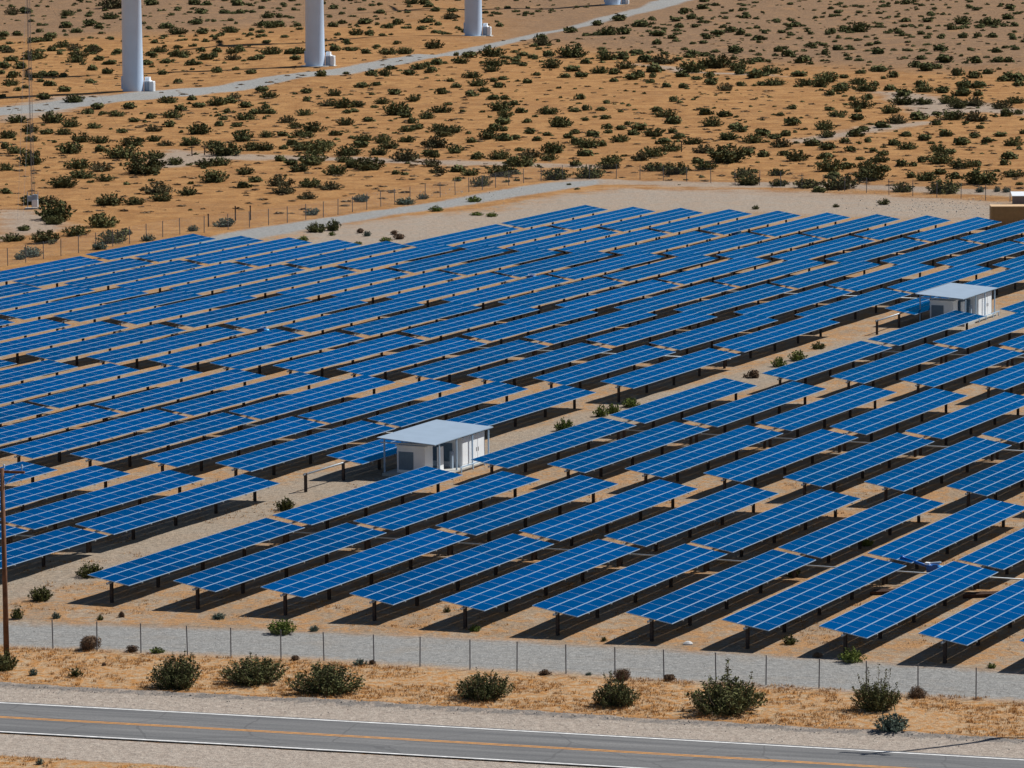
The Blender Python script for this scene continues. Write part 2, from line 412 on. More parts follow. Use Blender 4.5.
    L.new(math_('ADD', math_('ADD', math_('MULTIPLY', grit, .50), math_('MULTIPLY', g2, .34)), .50), vm.inputs['Scale'])
    L.new(vm.outputs[0], b.inputs['Base Color'])
    b.inputs['Roughness'].default_value = .95; b.inputs['Specular IOR Level'].default_value = .15
    h = math_('ADD', math_('MULTIPLY', nf, .35), math_('MULTIPLY', nff, .10))
    bb = N.new('ShaderNodeBump'); bb.inputs['Strength'].default_value = 1; bb.inputs['Distance'].default_value = .45
    L.new(h, bb.inputs['Height']); L.new(bb.outputs[0], b.inputs['Normal'])
    return m
me.materials.append(ground_mat())
g = link('ground', me); tag(g, kind='structure')

# ------------------------------------------------------------------ highway
def strip_mesh(name, off0, off1, zz, m, x0=-700, x1=700, n=220, noise=0.0):
    """a ribbon following the highway; offsets measured from the upper white line towards the camera"""
    b = MB(); xs = np.linspace(-1, 1, n)
    xs = np.sign(xs)*np.abs(xs)**2*x1
    for i, x in enumerate(xs):
        xc = max(-260, min(260, x))
        y = road_y(xc) + (x-xc)*(-.307-.0006*xc)
        sl = -.307-.0006*xc; nn = Vector((sl, -1)).normalized()
        j = (random.random()-.5)*noise
        b.v += [(x+nn.x*(off0+j), y+nn.y*(off0+j), zz), (x+nn.x*(off1+j*.7), y+nn.y*(off1+j*.7), zz)]
        if i: b.f.append((2*i-2, 2*i-1, 2*i+1, 2*i)); b.mi.append(0)
    me_ = b.mesh(name, m)
    for p in me_.polygons:
        if p.normal.z < 0: p.flip()
    return me_
def asphalt():
    m, t, b = nt('asphalt'); N = t.nodes; L = t.links
    tc = N.new('ShaderNodeTexCoord')
    mp = N.new('ShaderNodeMapping'); mp.inputs['Rotation'].default_value = (0, 0, R(17.1)); L.new(tc.outputs['Object'], mp.inputs[0])
    mp2 = N.new('ShaderNodeMapping'); mp2.inputs['Scale'].default_value = (.06, 1.3, 1); L.new(mp.outputs[0], mp2.inputs[0])
    n1 = N.new('ShaderNodeTexNoise'); n1.inputs['Scale'].default_value = 1.2; n1.inputs['Detail'].default_value = 5; L.new(mp2.outputs[0], n1.inputs['Vector'])
    n2 = N.new('ShaderNodeTexNoise'); n2.inputs['Scale'].default_value = 9; n2.inputs['Detail'].default_value = 6; L.new(tc.outputs['Object'], n2.inputs['Vector'])
    cr = N.new('ShaderNodeValToRGB'); cr.color_ramp.elements[0].position = .3; cr.color_ramp.elements[1].position = .7
    cr.color_ramp.elements[0].color = (.095, .098, .104, 1); cr.color_ramp.elements[1].color = (.18, .18, .182, 1)
    L.new(n1.outputs['Fac'], cr.inputs[0])
    mx = N.new('ShaderNodeMixRGB'); mx.blend_type = 'MULTIPLY'; mx.inputs[0].default_value = .45
    c2 = N.new('ShaderNodeValToRGB'); c2.color_ramp.elements[0].position = .3; c2.color_ramp.elements[0].color = (.55, .55, .55, 1); c2.color_ramp.elements[1].position = .6
    L.new(n2.outputs['Fac'], c2.inputs[0]); L.new(cr.outputs[0], mx.inputs[1]); L.new(c2.outputs[0], mx.inputs[2])
    v = N.new('ShaderNodeTexVoronoi'); v.feature = 'DISTANCE_TO_EDGE'; v.inputs['Scale'].default_value = .22; v.inputs['Randomness'].default_value = 1
    dn = N.new('ShaderNodeMixRGB'); dn.inputs[0].default_value = .25; L.new(tc.outputs['Object'], dn.inputs[1]); 
    n3 = N.new('ShaderNodeTexNoise'); n3.inputs['Scale'].default_value = .8; L.new(tc.outputs['Object'], n3.inputs['Vector']); L.new(n3.outputs['Color'], dn.inputs[2])
    L.new(dn.outputs[0], v.inputs['Vector'])
    lt = N.new('ShaderNodeMath'); lt.operation = 'LESS_THAN'; lt.inputs[1].default_value = .008; L.new(v.outputs['Distance'], lt.inputs[0])
    m3 = N.new('ShaderNodeMixRGB'); m3.inputs[2].default_value = (.07, .07, .073, 1)
    sc = N.new('ShaderNodeMath'); sc.operation = 'MULTIPLY'; sc.inputs[1].default_value = .5; L.new(lt.outputs[0], sc.inputs[0])
    L.new(sc.outputs[0], m3.inputs[0]); L.new(mx.outputs[0], m3.inputs[1]); L.new(m3.outputs[0], b.inputs['Base Color'])
    b.inputs['Roughness'].default_value = .85
    return m
M['white_line'] = mat('worn_white_line', (.78, .78, .78), .7, 0, .25, 2.5)
M['yellow_line'] = mat('worn_yellow_line', (.62, .27, .04), .7, 0, .25, 2.5)
tag(link('highway', strip_mesh('highway', -.3, 7.2, .035, asphalt(), noise=.12)), kind='structure')
tag(link('edge_line', strip_mesh('edge_line', -.08, .08, .040, M['white_line'])), kind='structure')
tag(link('edge_line', strip_mesh('edge_line', 6.93, 7.09, .040, M['white_line'])), kind='structure')
for off in (3.34, 3.60):
    tag(link('centre_line', strip_mesh('centre_line', off, off+.12, .040, M['yellow_line'])), kind='structure')

# ------------------------------------------------------------------ solar tables
CT, ST = math.cos(TILT), math.sin(TILT)
TM = Matrix(((CT, 0, ST, 0), (0, 1, 0, 0), (-ST, 0, CT, 0), (0, 0, 0, 1)))   # tilt about the table axis
MODL = 23.38/14
def panel_mesh(n):
    b = MB(); y1 = n*MODL
    T = Matrix.Translation((0, 0, HT)) @ TM
    # one aluminium frame body per module so that the thin joints show
    uvs = []
    hw = TW/2; mw = TW/3
    for j in range(3):
        for i in range(n):
            xa, xb = -hw+j*mw+.014, -hw+(j+1)*mw-.014
            ya, yb = i*MODL+.008, (i+1)*MODL-.008
            b.box(xa, xb, ya, yb, -.045, 0, 0, T)
            uvs += [None]*6
            ex = .026; ey = .016
            vs = [(xa+ex, ya+ey, .003), (xb-ex, ya+ey, .003), (xb-ex, yb-ey, .003), (xa+ex, yb-ey, .003)]
            b.add([T @ Vector(v) for v in vs], [(0, 1, 2, 3)], 1); uvs.append(((0,0),(1,0),(1,1),(0,1)))
    me_ = b.mesh('panel', [M['frame'], M['glass']])
    uv = me_.uv_layers.new(name='UVMap')
    for p, q in zip(me_.polygons, uvs):
        if q:
            for li, c in zip(p.loop_indices, q): uv.data[li].uv = c
    return me_
def rail_mesh():
    b = MB(); T = Matrix.Translation((0, 0, HT)) @ TM
    b.box(-TW/2+.05, TW/2+.03, -.035, .035, -.125, -.047, 0, T); return b.mesh('rail', M['gsteel'])
def tube_mesh(y0, y1):
    return MB().tube((0, y0, HT-.20), (0, y1, HT-.20), .075, n=10).mesh('torque_tube', M['gsteel'], True)
def post_mesh():
    b = MB()      # I-section pile with a bearing plate
    b.box(-.09, .09, -.09, -.075, -.3, HT-.22); b.box(-.09, .09, .075, .09, -.3, HT-.22); b.box(-.03, .03, -.075, .075, -.3, HT-.22)
    b.box(-.12, .12, -.05, .05, HT-.34, HT-.12)
    return b.mesh('post', M['post'])
PM, RM = post_mesh(), rail_mesh()
POSTS = [.4, 6.2, 12.0, 17.6, 23.25]
POSTS2 = [-.65, 5.1, 10.9, 16.6, 22.3]
def make_table(n=14, ext=0.15, posts=POSTS, rails=True):
    r = empty('solar_table', (0, 0, 0), -HE, 'x', 'solar panels', 'solar tables standing in rows')
    link('panel', panel_mesh(n), r)
    link('torque_tube', tube_mesh(-ext, n*MODL+.1), r)
    for y in posts: link('post', PM, r, (0, y, 0))
    if rails:
        for i in range(7):
            y = (i*2+1)*MODL
            if y < n*MODL: link('rail', RM, r, (0, y, 0))
    return r
protoN = make_table(); protoF = make_table(rails=False); protoN2 = make_table(posts=POSTS2, ext=.75); protoF2 = make_table(posts=POSTS2, ext=.75, rails=False)
protoC = make_table(10, 6.4, [-6.1, -.2, 5.6, 11.2, 16.2]); protoD = make_table(9, 6.4, [-6.1, -.2, 5.6, 11.2, 14.6], False)
# block, row name, s start, k offset, k min, k max
ROWS = [
 ('right', 0, 0.0, 0.0, 0, 30), ('right', 1, 24.3, 0.0, 0, 30),
 ('right', 2, 51.6, .28, 0, 30), ('right', 3, 76.3, .30, 0, 30),
 ('right', 4, 103.9, .57, 0, 30), ('right', 5, 128.5, .60, 0, 30),
 ('right', 6, 154.0, 1.19, 0, 30), 
 ('left', 0, -7.65, -1.75, -30, 0), ('left', 1, 16.5, -1.75, -30, 0),
 ('left', 2, 44.0, -1.50, -30, 0), ('left', 3, 68.2, -1.49, -30, 0),
 ('left', 4, 94.5, -1.16, -30, 0), ('left', 5, 119.75, -1.23, -30, 0),
 ('left', 6, 143.6, -.51, -30, 0), ('left', 7, 168.35, -.50, -30, 0),
 ('left', 8, 190.8, 0.0, -12, 30), ('left', 9, 215.5, 0.0, -12, 30)]
n_tab = 0
def in_view(k, s, L=23.14, mg=14):
    q = []
    for ds in (0, L):
        for sx in (-1.5, 1.5):
            p = lat(k, s+ds) + EX*sx; q.append(proj(p[0], p[1], HT))
    xs = [a for a, _ in q]; ys = [b_ for _, b_ in q]
    return max(xs) > -mg and min(xs) < 1024+mg and max(ys) > 0 and min(ys) < 768
rnd = random.Random(3)
ROWPOS = {}
for blk, ri, s, off, k0, k1 in ROWS:
    ks = [off+k for k in range(k0, k1+1)] if blk == 'right' or off == 0.0 else [off+k for k in range(k0, 1)]
    if blk == 'left' and ri in (8, 9): ks = list(range(-12, 12))
    if blk == 'left' and ri == 7: ks = [k for k in ks if k > -17]
    if ri == 9 and blk == 'left': ks = [k for k in ks]
    if blk == 'left' and ri == 6: ks = [k for k in ks if k > -17]
    ks = [k for k in ks if in_view(k, s)]
    ROWPOS[(blk, ri)] = (s, ks)
    for i, k in enumerate(ks):
        cut = None
        if blk == 'left' and ri == 2 and abs(k+1.5) < .05: cut = (protoC, 5.75)
        if blk == 'left' and ri == 6 and abs(k+.51) < .05: cut = (protoD, 7.6)
        sx, kx = s, k        # the rows drift slightly out of square towards the far left
        if blk == 'left' and ri in (6, 7) and k < -5: sx += (-k-5)*(.12 if ri == 6 else .19)
        if blk == 'left' and ri == 7: sx -= .3
        if blk == 'left' and ri == 6 and k < -6: kx += (-k-6)*.008
        if blk == 'left' and ri == 5 and k < -5: sx += (-k-5)*.06
        p = lat(kx, sx + (cut[1] if cut else 0))
        src = cut[0] if cut else ((protoN2 if ri % 2 else protoN) if s < 60 else (protoF2 if ri % 2 else protoF))
        o = copy_tree(src, None, (p[0], p[1], rnd.uniform(-.03, .03)))
        da = R(rnd.uniform(-.7, .7))
        for ch in o.children:
            if ch.name.split('.')[0] in ('panel', 'rail'):
                ch.rotation_euler = (0, da, 0); ch.location.x -= math.sin(da)*HT; ch.location.z += HT*(1-math.cos(da))
        if cut: lab = 'shorter solar table with a bare tube sticking out beside the %s white shed' % ('nearer' if ri == 2 else 'farther')
        else:
            rn = 'front' if ri == 0 else ('rearmost' if (blk, ri) == ('left', 9) else ORD[ri])
            lab = 'blue solar table, %s from the left in the %s row of the %s block' % (ORD[i], rn, blk)
        o['label'] = lab; n_tab += 1
for pr in (protoN, protoF, protoN2, protoF2, protoC, protoD):
    for c in list(pr.children): bpy.data.objects.remove(c)
    bpy.data.objects.remove(pr)
print('tables', n_tab)

# drive rods that link the rows, and the blue drive units
rod_names = {('right', 0): 'front row', ('right', 1): 'second row'}
for key in list(ROWPOS):
    s, ks = ROWPOS[key]
    if not ks: continue
    blk, ri = key
    so_ = 23.45
    if ri % 2 or key in (('left', 8), ('right', 6)): continue
    a = lat(ks[0], s+so_); b_ = lat(ks[-1], s+so_)
    d = b_-a; L_ = float(np.hypot(*d))
    if L_ < 4: continue
    r = empty('drive_rod', (a[0], a[1], 0), math.atan2(d[1], d[0]), 'thin grey linkage rod running under the %s row of the %s block' % ('front' if ri == 0 else ORD[ri], blk), 'linkage rod', 'linkage rods under the table rows')
    link('rod', MB().tube((-.5, 0, .85), (L_+.5, 0, .85), .045, n=8).mesh('rod', M['gsteel'], True), r)
    lev = MB().box(-.04, .04, -.06, .06, .8, HT-.1).mesh('lever_arm', M['gsteel'])
    for k in ks: link('lever_arm', lev, r, ((k-ks[0])*L_/(ks[-1]-ks[0]), 0, 0))
def drive(px, py, lab):
    p = bp(px, py)
    r = empty('tracker_drive', (p[0], p[1], 0), R(-25), lab, 'drive motor', 'blue drive units between the rows')
    b = MB(); b.tube((-2.0, 0, 1.45), (0.1, 0, .95), .10, n=12); b.tube((-2.15, 0, 1.5), (-1.95, 0, 1.43), .17, n=12)
    link('actuator', b.mesh('actuator', M['blue'], True), r)
    b = MB(); b.box(-.35, .35, -.28, .28, .62, 1.15); b.box(.1, .45, -.4, -.2, .7, 1.25)
    link('gearbox', b.mesh('gearbox', M['blue']), r)
    b = MB(); b.tube((.25, -.1, .95), (.75, -.1, .95), .22, n=14); link('motor', b.mesh('motor', M['ltblue'], True), r)
    b = MB(); b.box(-.5, -.2, -.15, .15, 1.15, 1.3); b.tube((-.3, 0, 1.25), (.5, .1, 1.35), .05, n=8)
    link('cable_box', b.mesh('cable_box', M['white']), r)
    b = MB(); b.box(-.12, .12, -.12, .12, -.3, .7); link('stand', b.mesh('stand', M['gsteel']), r)
    return r
drive(933, 583, 'blue drive motor in the row gap at the right, among the nearest tables')
drive(531, 287, 'small blue drive motor in a row gap at the middle of the field')
drive(735, 241, 'small blue drive motor near the back of the field, right of centre')
drive(262, 341, 'small blue drive motor in a row gap left of centre')
# dark steel beams lying between the rows
for i, (px, py, lab) in enumerate([(892, 594, 'dark rusty steel beams lying on the ground behind the blue drive motor'), (985, 597, 'dark rusty steel beams lying in the shade at the right edge of the front rows')]):
    p = bp(px, py); r = empty('steel_beams', (p[0], p[1], 0), R(10), lab, 'steel beams')
    for j in range(3):
        b = MB(); y = j*.32-.3; L_ = 1.5-.2*j
        b.box(-L_, L_, y-.09, y+.09, .03, .06); b.box(-L_, L_, y-.01, y+.01, .06, .24); b.box(-L_, L_, y-.09, y+.09, .24, .27)
        link('beam', b.mesh('beam', M['rust']), r)

# ------------------------------------------------------------------ inverter sheds
def shed(al, ac, lab):
    p = loc2(al, ac)     # front-left corner of the roof
    r = empty('inverter_shed', (p[0], p[1], 0), -HE, lab, 'shed', 'white inverter sheds in the field')
    # local: x across (0..5.3), y along (0..10.2)
    b = MB(); b.add([(0,0,2.90),(4.75,0,2.60),(4.75,10,2.60),(0,10,2.90),(0,0,2.96),(4.75,0,2.66),(4.75,10,2.66),(0,10,2.96)],
        [(0,3,2,1),(4,5,6,7),(0,1,5,4),(1,2,6,5),(2,3,7,6),(3,0,4,7)])
    rf = link('roof', b.mesh('roof', M['roof']), r)
    b = MB()
    for y in np.linspace(.4, 9.8, 6): b.box(.1, 4.65, y-.04, y+.04, 2.50, 2.59)
    link('rafters', b.mesh('rafters', M['gsteel']), rf)
    b = MB(); b.box(.1, 4.7, .6, 9.8, -.2, .22); link('slab', b.mesh('slab', M['concrete']), r)
    pm = MB().box(-.05, .05, -.05, .05, -.05, 2.72).mesh('roof_post', M['frame'])
    pm0 = MB().box(-.05, .05, -.05, .05, -.05, 2.58).mesh('roof_post', M['frame'])
    for x, mm_ in ((.12, pm), (4.62, pm0)):
        for y in (1.0, 3.9, 6.6, 9.4): link('roof_post', mm_, r, (x, y, 0))
    # transformer box at the back right
    b = MB(); b.box(1.6, 4.40, 5.3, 9.2, .22, 2.42); t = link('transformer_housing', b.mesh('transformer_housing', M['white']), r)
    b = MB()
    for y in (5.35, 6.63, 7.92): b.box(4.402, 4.42, y+.03, y+1.2, .4, 2.3)
    link('door_panel', b.mesh('door_panel', M['white']), t)
    b = MB()
    for y in (7.7, 8.02): b.box(4.42, 4.445, y, y+.04, 1.1, 1.4)
    link('handle', b.mesh('handle', M['dark']), t)
    b = MB(); b.box(1.9, 3.6, 5.28, 5.297, .6, 2.0); link('vent', b.mesh('vent', M['grille']), t)
    # inverter cabinet at the front left
    b = MB(); b.box(1.0, 3.3, 1.3, 2.6, .22, 2.2); b.box(.9, 3.4, 1.2, 2.7, 2.2, 2.28); t = link('inverter_cabinet', b.mesh('inverter_cabinet', M['white']), r)
    b = MB(); b.box(1.15, 2.35, 1.275, 1.298, .45, 1.8)
    for i in range(12): b.box(1.17+i*.1, 1.20+i*.1, 1.255, 1.275, .5, 1.75)
    link('grille', b.mesh('grille', M['grille']), t)
    b = MB(); b.box(2.45, 3.2, 1.28, 1.298, .4, 2.05); link('door_panel', b.mesh('door_panel', M['white']), t)
    b = MB(); b.box(3.45, 3.65, 3.0, 3.7, .22, 2.0); b.box(1.4, 2.6, 3.2, 4.0, .22, 1.95); link('switch_cabinet', b.mesh('switch_cabinet', M['white']), r)
    b = MB(); b.box(3.75, 3.95, 4.5, 4.8, .22, 1.5); link('meter_box', b.mesh('meter_box', M['roof']), r)
    # low kerb rails along the right side
    b = MB()
    for x, z_ in ((4.95, .40),): b.box(x-.04, x+.04, 3.8, 9.8, z_, z_+.08)
    for y in (4, 6, 8, 9.7): b.box(4.91, 4.99, y-.04, y+.04, 0, .4)
    link('guard_rail', b.mesh('guard_rail', M['frame']), r)
    return r
shed(51.7, -7.5, 'nearer white open-sided shed with a flat pale roof at the field centre')
sh2 = shed(153.2, -2.3, 'farther white open-sided shed with a flat pale roof near the right edge')

# ------------------------------------------------------------------ wind turbines
def turbine(px, py, base_px, lab, cab, hrot):
    p = bp(px, py); y = p[1]
    rb = base_px/2/scale_at(y)
    r = empty('wind_turbine', (p[0], p[1], 0), 0, lab, 'wind turbine', 'wind turbine towers along the gravel road')
    b = MB(); n = 48; Ht = 58
    prof = [(0, 1.0), (2, .985), (19, .90), (19.01, .905), (38, .76), (38.01, .765), (Ht, .58)]
    for z_, f in prof:
        for i in range(n):
            t = 2*math.pi*i/n; b.v.append((rb*f*math.cos(t), rb*f*math.sin(t), z_-(.6 if z_ == 0 else 0)))
    for j in range(len(prof)-1):
        for i in range(n): b.f.append((j*n+i, j*n+(i+1) % n, (j+1)*n+(i+1) % n, (j+1)*n+i)); b.mi.append(0)
    b.f.append(tuple((len(prof)-1)*n+i for i in range(n))); b.mi.append(0)
    me_ = b.mesh('tower', M['tower']); me_.polygons.foreach_set('use_smooth', [True]*len(me_.polygons)); tw = link('tower', me_, r)
    b = MB(); b.tube((0, 0, -.5), (0, 0, .18), rb+.9, n=32); link('foundation', b.mesh('foundation', M['concrete']), r)
    b = MB(); b.box(-.5, .5, -rb-.12, -rb+.2, .7, 2.9, T=Matrix.Rotation(R(-100), 4, 'Z')); link('door', b.mesh('door', M['tower']), tw)
    b = MB(); b.box(-4.5, 3.5, -1.6, 1.6, Ht, Ht+3.2, T=Matrix.Rotation(hrot, 4, 'Z')); link('nacelle', b.mesh('nacelle', M['tower']), r)
    hub = Vector((math.cos(hrot)*4.6, math.sin(hrot)*4.6, Ht+1.6))
    b = MB(); b.tube(hub - Vector((math.cos(hrot), math.sin(hrot), 0))*1.2, hub + Vector((math.cos(hrot), math.sin(hrot), 0))*1.0, 1.2, .6, 20)
    link('hub', b.mesh('hub', M['tower'], True), r)
    for q in range(3):
        an = R(75)+q*2*math.pi/3; side = Vector((-math.sin(hrot), math.cos(hrot), 0))
        d = side*math.cos(an) + Vector((0, 0, 1))*math.sin(an); ch = side*(-math.sin(an)) + Vector((0, 0, 1))*math.cos(an); nn = Vector((math.cos(hrot), math.sin(hrot), 0))
        b = MB(); vs = []
        for tt, cw, th in ((0, .8, .5), (.18, 1.5, .25), (.6, .9, .12), (1, .15, .03)):
            c0 = hub + d*(24*tt+.6)
            vs += [c0+ch*cw*.5, c0+nn*th, c0-ch*cw*.5, c0-nn*th]
        fs = [(4*j+i, 4*j+(i+1) % 4, 4*j+4+(i+1) % 4, 4*j+4+i) for j in range(3) for i in range(4)] + [(0, 3, 2, 1), (12, 13, 14, 15)]
        b.add(vs, fs); link('blade', b.mesh('blade', M['tower']), r)
    cs = .86
    # electrical cabinet on its own pad, right of the tower
    c0 = empty('transformer_cabinet', (p[0]+rb+.8, p[1]+.3, 0), R(-12), cab, 'cabinet', 'pale cabinets at the turbine bases')
    b = MB(); b.box(-.85, 1.5, -1.1, 1.2, -.3, .15); link('pad', b.mesh('pad', M['concrete']), c0)
    b = MB(); b.box(-.7, .45, -.8, 1.0, .15, 2.45); b.box(-.75, .2, 0, 1.0, 2.45, 3.1); bd = link('body', b.mesh('body', M['white']), c0)
    b = MB(); b.box(.45, 1.15, -.7, .7, .15, 2.3)
    for i in range(6): b.box(1.15, 1.22, -.6+i*.22, -.5+i*.22, .35, 2.1)
    link('radiator', b.mesh('radiator', M['white']), c0); c0.scale = (cs, cs, cs)
    b = MB(); b.box(-.62, -.15, -.825, -.802, .3, 2.2); b.box(-.08, .38, -.825, -.802, .3, 2.2); link('door', b.mesh('door', M['roof']), bd)
turbine(133.2, 93, 21.3, 'widest pale turbine tower standing leftmost beside the gravel road', 'pale electrical cabinet at the foot of the leftmost tower', R(200))
turbine(315.3, 66.5, 19.6, 'second turbine tower from the left, white, beside the gravel road', 'pale electrical cabinet at the foot of the second tower from the left', R(200))
turbine(473.5, 36.3, 17.8, 'third turbine tower from the left, at the top centre', 'pale electrical cabinet at the foot of the third tower from the left', R(200))
turbine(613, 5, 16.5, 'farthest turbine tower, only its foot showing at the top edge', 'small pale cabinet at the foot of the farthest tower', R(200))

# ------------------------------------------------------------------ met mast
p = bp(33, 208)
r = empty('lattice_mast', (p[0], p[1], 0), R(20), 'thin guyed lattice mast rising from the scrub at the far left', 'mast')
b = MB(); hwid = .22; H_ = 34
cor = [(hwid*math.cos(a), hwid*math.sin(a)) for a in (R(90), R(210), R(330))]
for x, y in cor: b.tube((x, y, -.2), (x, y, H_), .022, n=6)
link('legs', b.mesh('legs', M['cable']), r)
b = MB(); zz = 0; i = 0
while zz < H_-.6:
    for j in range(3):
        a, c2 = cor[j], cor[(j+1) % 3]
        b.tube((*a, zz), (*c2, zz+.6), .010, n=4, cap=False); b.tube((*a, zz), (*c2, zz), .010, n=4, cap=False)
    zz += .6
link('bracing', b.mesh('bracing', M['cable']), r)
for hh, ln in ((30, 17), (16, 11)):
    for a in (R(10), R(130), R(250)):
        b = MB(); b.tube((0, 0, hh), (ln*math.cos(a), ln*math.sin(a), 0), .012, n=4); link('guy_wire', b.mesh('guy_wire', M['cable']), r)
r = empty('equipment_boxes', (p[0]+.1, p[1]-1.0, 0), 0, 'two pale blue equipment boxes stacked at the foot of the lattice mast', 'equipment box')
b = MB(); b.box(-.95, .95, -.5, .5, -.1, .12); link('pad', b.mesh('pad', M['concrete']), r)
b = MB()
for x in (-.65, .65): b.box(x-.04, x+.04, .05, .15, 0, 2.1)
link('frame', b.mesh('frame', M['gsteel']), r)
b = MB(); b.box(-.55, .10, -.4, .05, .95, 1.6); link('box', b.mesh('box', M['roof']), r)
b = MB(); b.box(-.05, .65, -.45, .1, .25, 1.1); link('box', b.mesh('box', M['white']), r)
b = MB(); b.box(.0, .6, -.35, .05, 1.15, 1.75); link('box', b.mesh('box', M['roof']), r)

# ------------------------------------------------------------------ container and white-roofed hut
p = bp(991, 229)
r = empty('shipping_container', (p[0], p[1], 0), R(-3), 'tan corrugated shipping container at the right edge behind the panels', 'container')
b = MB(); b.box(0, 12.1, 0, 2.44, .12, 2.55)
link('body', b.mesh('body', M['cont']), r)
b = MB(); n = 66
for i in range(n):
    x = .1+i*.18; b.box(x, x+.09, -.035, -.002, .3, 2.4)
link('corrugation', b.mesh('corrugation', M['cont']), r)
b = MB(); b.box(-.03, 12.13, -.04, 2.48, 2.552, 2.6); link('roof', b.mesh('roof', mat('pale_tan_container_roof', (.62, .42, .24), .6)), r)  # roof coloured a paler tan than the container body
b = MB()
for x in (0, 12.0):
    for y in (-.04, 2.36): b.box(x-.035, x+.13, y, y+.12, 0, 2.55)
link('corner_post', b.mesh('corner_post', M['cont']), r)
p = bp(1014.5, 206.5)
r = empty('small_hut', (p[0], p[1]+1, 0), R(-3), 'small hut with a white roof just behind the tan container', 'hut')
b = MB(); b.box(0, 4, 0, 2.6, -.1, 1.15); link('wall', b.mesh('wall', mat('hut_wall', (.22, .17, .15), .8)), r)
b = MB(); b.add([(-.2,-.2,1.15),(4.2,-.2,1.15),(4.2,2.8,1.4),(-.2,2.8,1.4),(-.2,-.2,1.22),(4.2,-.2,1.22),(4.2,2.8,1.47),(-.2,2.8,1.47)], [(0,3,2,1),(4,5,6,7),(0,1,5,4),(1,2,6,5),(2,3,7,6),(3,0,4,7)])
link('roof', b.mesh('roof', M['white']), r)

# ------------------------------------------------------------------ utility poles
def upole(x, y, h, rot, lab):
    r = empty('utility_pole', (x, y, 0), rot, lab, 'utility pole', 'wooden utility poles by the highway')
    link('pole', MB().tube((0, 0, -.5), (0, 0, h), .17, .115, 14).mesh('pole', M['wood'], True), r)
    link('crossarm', MB().box(-1.3, 1.3, .12, .24, h-.30, h-.16).mesh('crossarm', M['wood']), r)
    b = MB(); b.tube((0, .18, h-1.1), (.8, .18, h-.32), .02, n=6); b.tube((0, .18, h-1.1), (-.8, .18, h-.32), .02, n=6); link('brace', b.mesh('brace', M['gsteel']), r)
    for x_ in (-1.15, .05, 1.15):
        b = MB(); b.tube((x_, .18, h-.16), (x_, .18, h+.05), .02, n=6)
        for q in range(3): b.tube((x_, .18, h+.02+q*.07), (x_, .18, h+.07+q*.07), .07, .04, 10)
        link('insulator', b.mesh('insulator', M['frame']), r)
    return r
p = bp(7, 669)
upole(p[0], p[1], 11.7, R(-14), 'brown wooden utility pole with a crossarm at the left edge')
# the pole whose shadow crosses the highway at the right stands just outside the frame
q0 = bp(866, 755); sdir = np.array([math.sin(SAZ), math.cos(SAZ)])
upole(q0[0]+sdir[0]*14.2, q0[1]+sdir[1]*14.2, 14.2/math.cos(SEL)*math.sin(SEL)+.3, R(-18), 'wooden utility pole on the verge just beyond the right edge')

# ------------------------------------------------------------------ fences
def fence(name, pts, spacing, h, lab, group=None, fixed=None, postr=.035, x=None, top=True, barb=True):
    pts = [np.array(p) for p in pts]
    r = empty(name, (pts[0][0], pts[0][1], 0), 0, lab, 'fence', group)
    seg = [np.hypot(*(b_-a)) for a, b_ in zip(pts[:-1], pts[1:])]; tot = sum(seg); n = max(1, int(round(tot/spacing)))
    def at_(s_):
        for a, b_, l in zip(pts[:-1], pts[1:], seg):
            if s_ <= l+1e-6: return a+(b_-a)*(s_/l)
            s_ -= l
        return pts[-1]
    pos = [at_(tot*i/n) - pts[0] for i in range(n+1)]
    if fixed: pos = [np.array(q)-pts[0] for q in fixed]
    pm = MB().tube((0, 0, -.3), (0, 0, h+.02), postr, n=8)
    if barb: pm.tube((0, 0, h), (-.12, -.22, h+.25), postr*.6, n=6)
    pm = pm.mesh('fence_post', M['fpost'])
    cnt = 0
    for q in pos:
        o = link('fence_post', pm, r, (q[0], q[1], 0)); o.rotation_euler = (random.uniform(-.02, .02), random.uniform(-.02, .02), 0)
    b = MB(); uv = []
    acc = 0
    for a, c2 in zip(pos[:-1], pos[1:]):
        l = float(np.hypot(*(c2-a)))
        b.add([(a[0], a[1], .04), (c2[0], c2[1], .04), (c2[0], c2[1], h), (a[0], a[1], h)], [(0, 1, 2, 3)]); uv.append(((acc, 0), (acc+l, 0), (acc+l, h), (acc, h))); acc += l
    me_ = b.mesh('chain_link', M['link']); ul = me_.uv_layers.new(name='UVMap')
    for p_, q in zip(me_.polygons, uv):
        for li, c in zip(p_.loop_indices, q): ul.data[li].uv = c
    link('chain_link', me_, r)
    b = MB()
    for zz in ((h-.02, .35) if top else (h-.02,)):
        for a, c2 in zip(pos[:-1], pos[1:]): b.tube((a[0], a[1], zz), (c2[0], c2[1], zz), .003, n=4, cap=False)
    link('tension_wire', b.mesh('tension_wire', M['fpost']), r)
fx = [-40, -27.2, -21.9, -16.5, -11, -5.4, .1, 5.7, 11.3, 17, 22.3, 25.4, 40]
fpt = []
for x in fx:
    fpt.append((x, 244.3 - .318*x - .0008*x*x))
fsx = [-33, -27, -18, -3.5, 53, 100, 141, 187.5, 231, 281, 324, 374, 420, 470, 517, 566, 615, 664, 716, 766, 819, 866.5, 918, 976, 1030]
fxs = [(px-512)/17.6 for px in fsx if px > 40]
def fy(x): return 244.3 - .318*x - .0008*x*x
def solve(px):
    x = (px-512)/17.5
    for _ in range(8):
        q = proj(x, fy(x), 0)[0]; x += (px-q)/17.5
    return x
fxs = [solve(px) for px in [-142, -92, -43, 4, 53, 97, 141, 187.5, 231, 281, 324, 374, 420, 470, 517, 566, 615, 664, 716, 766, 819, 866.5, 918, 976, 1033, 1090, 1145]]
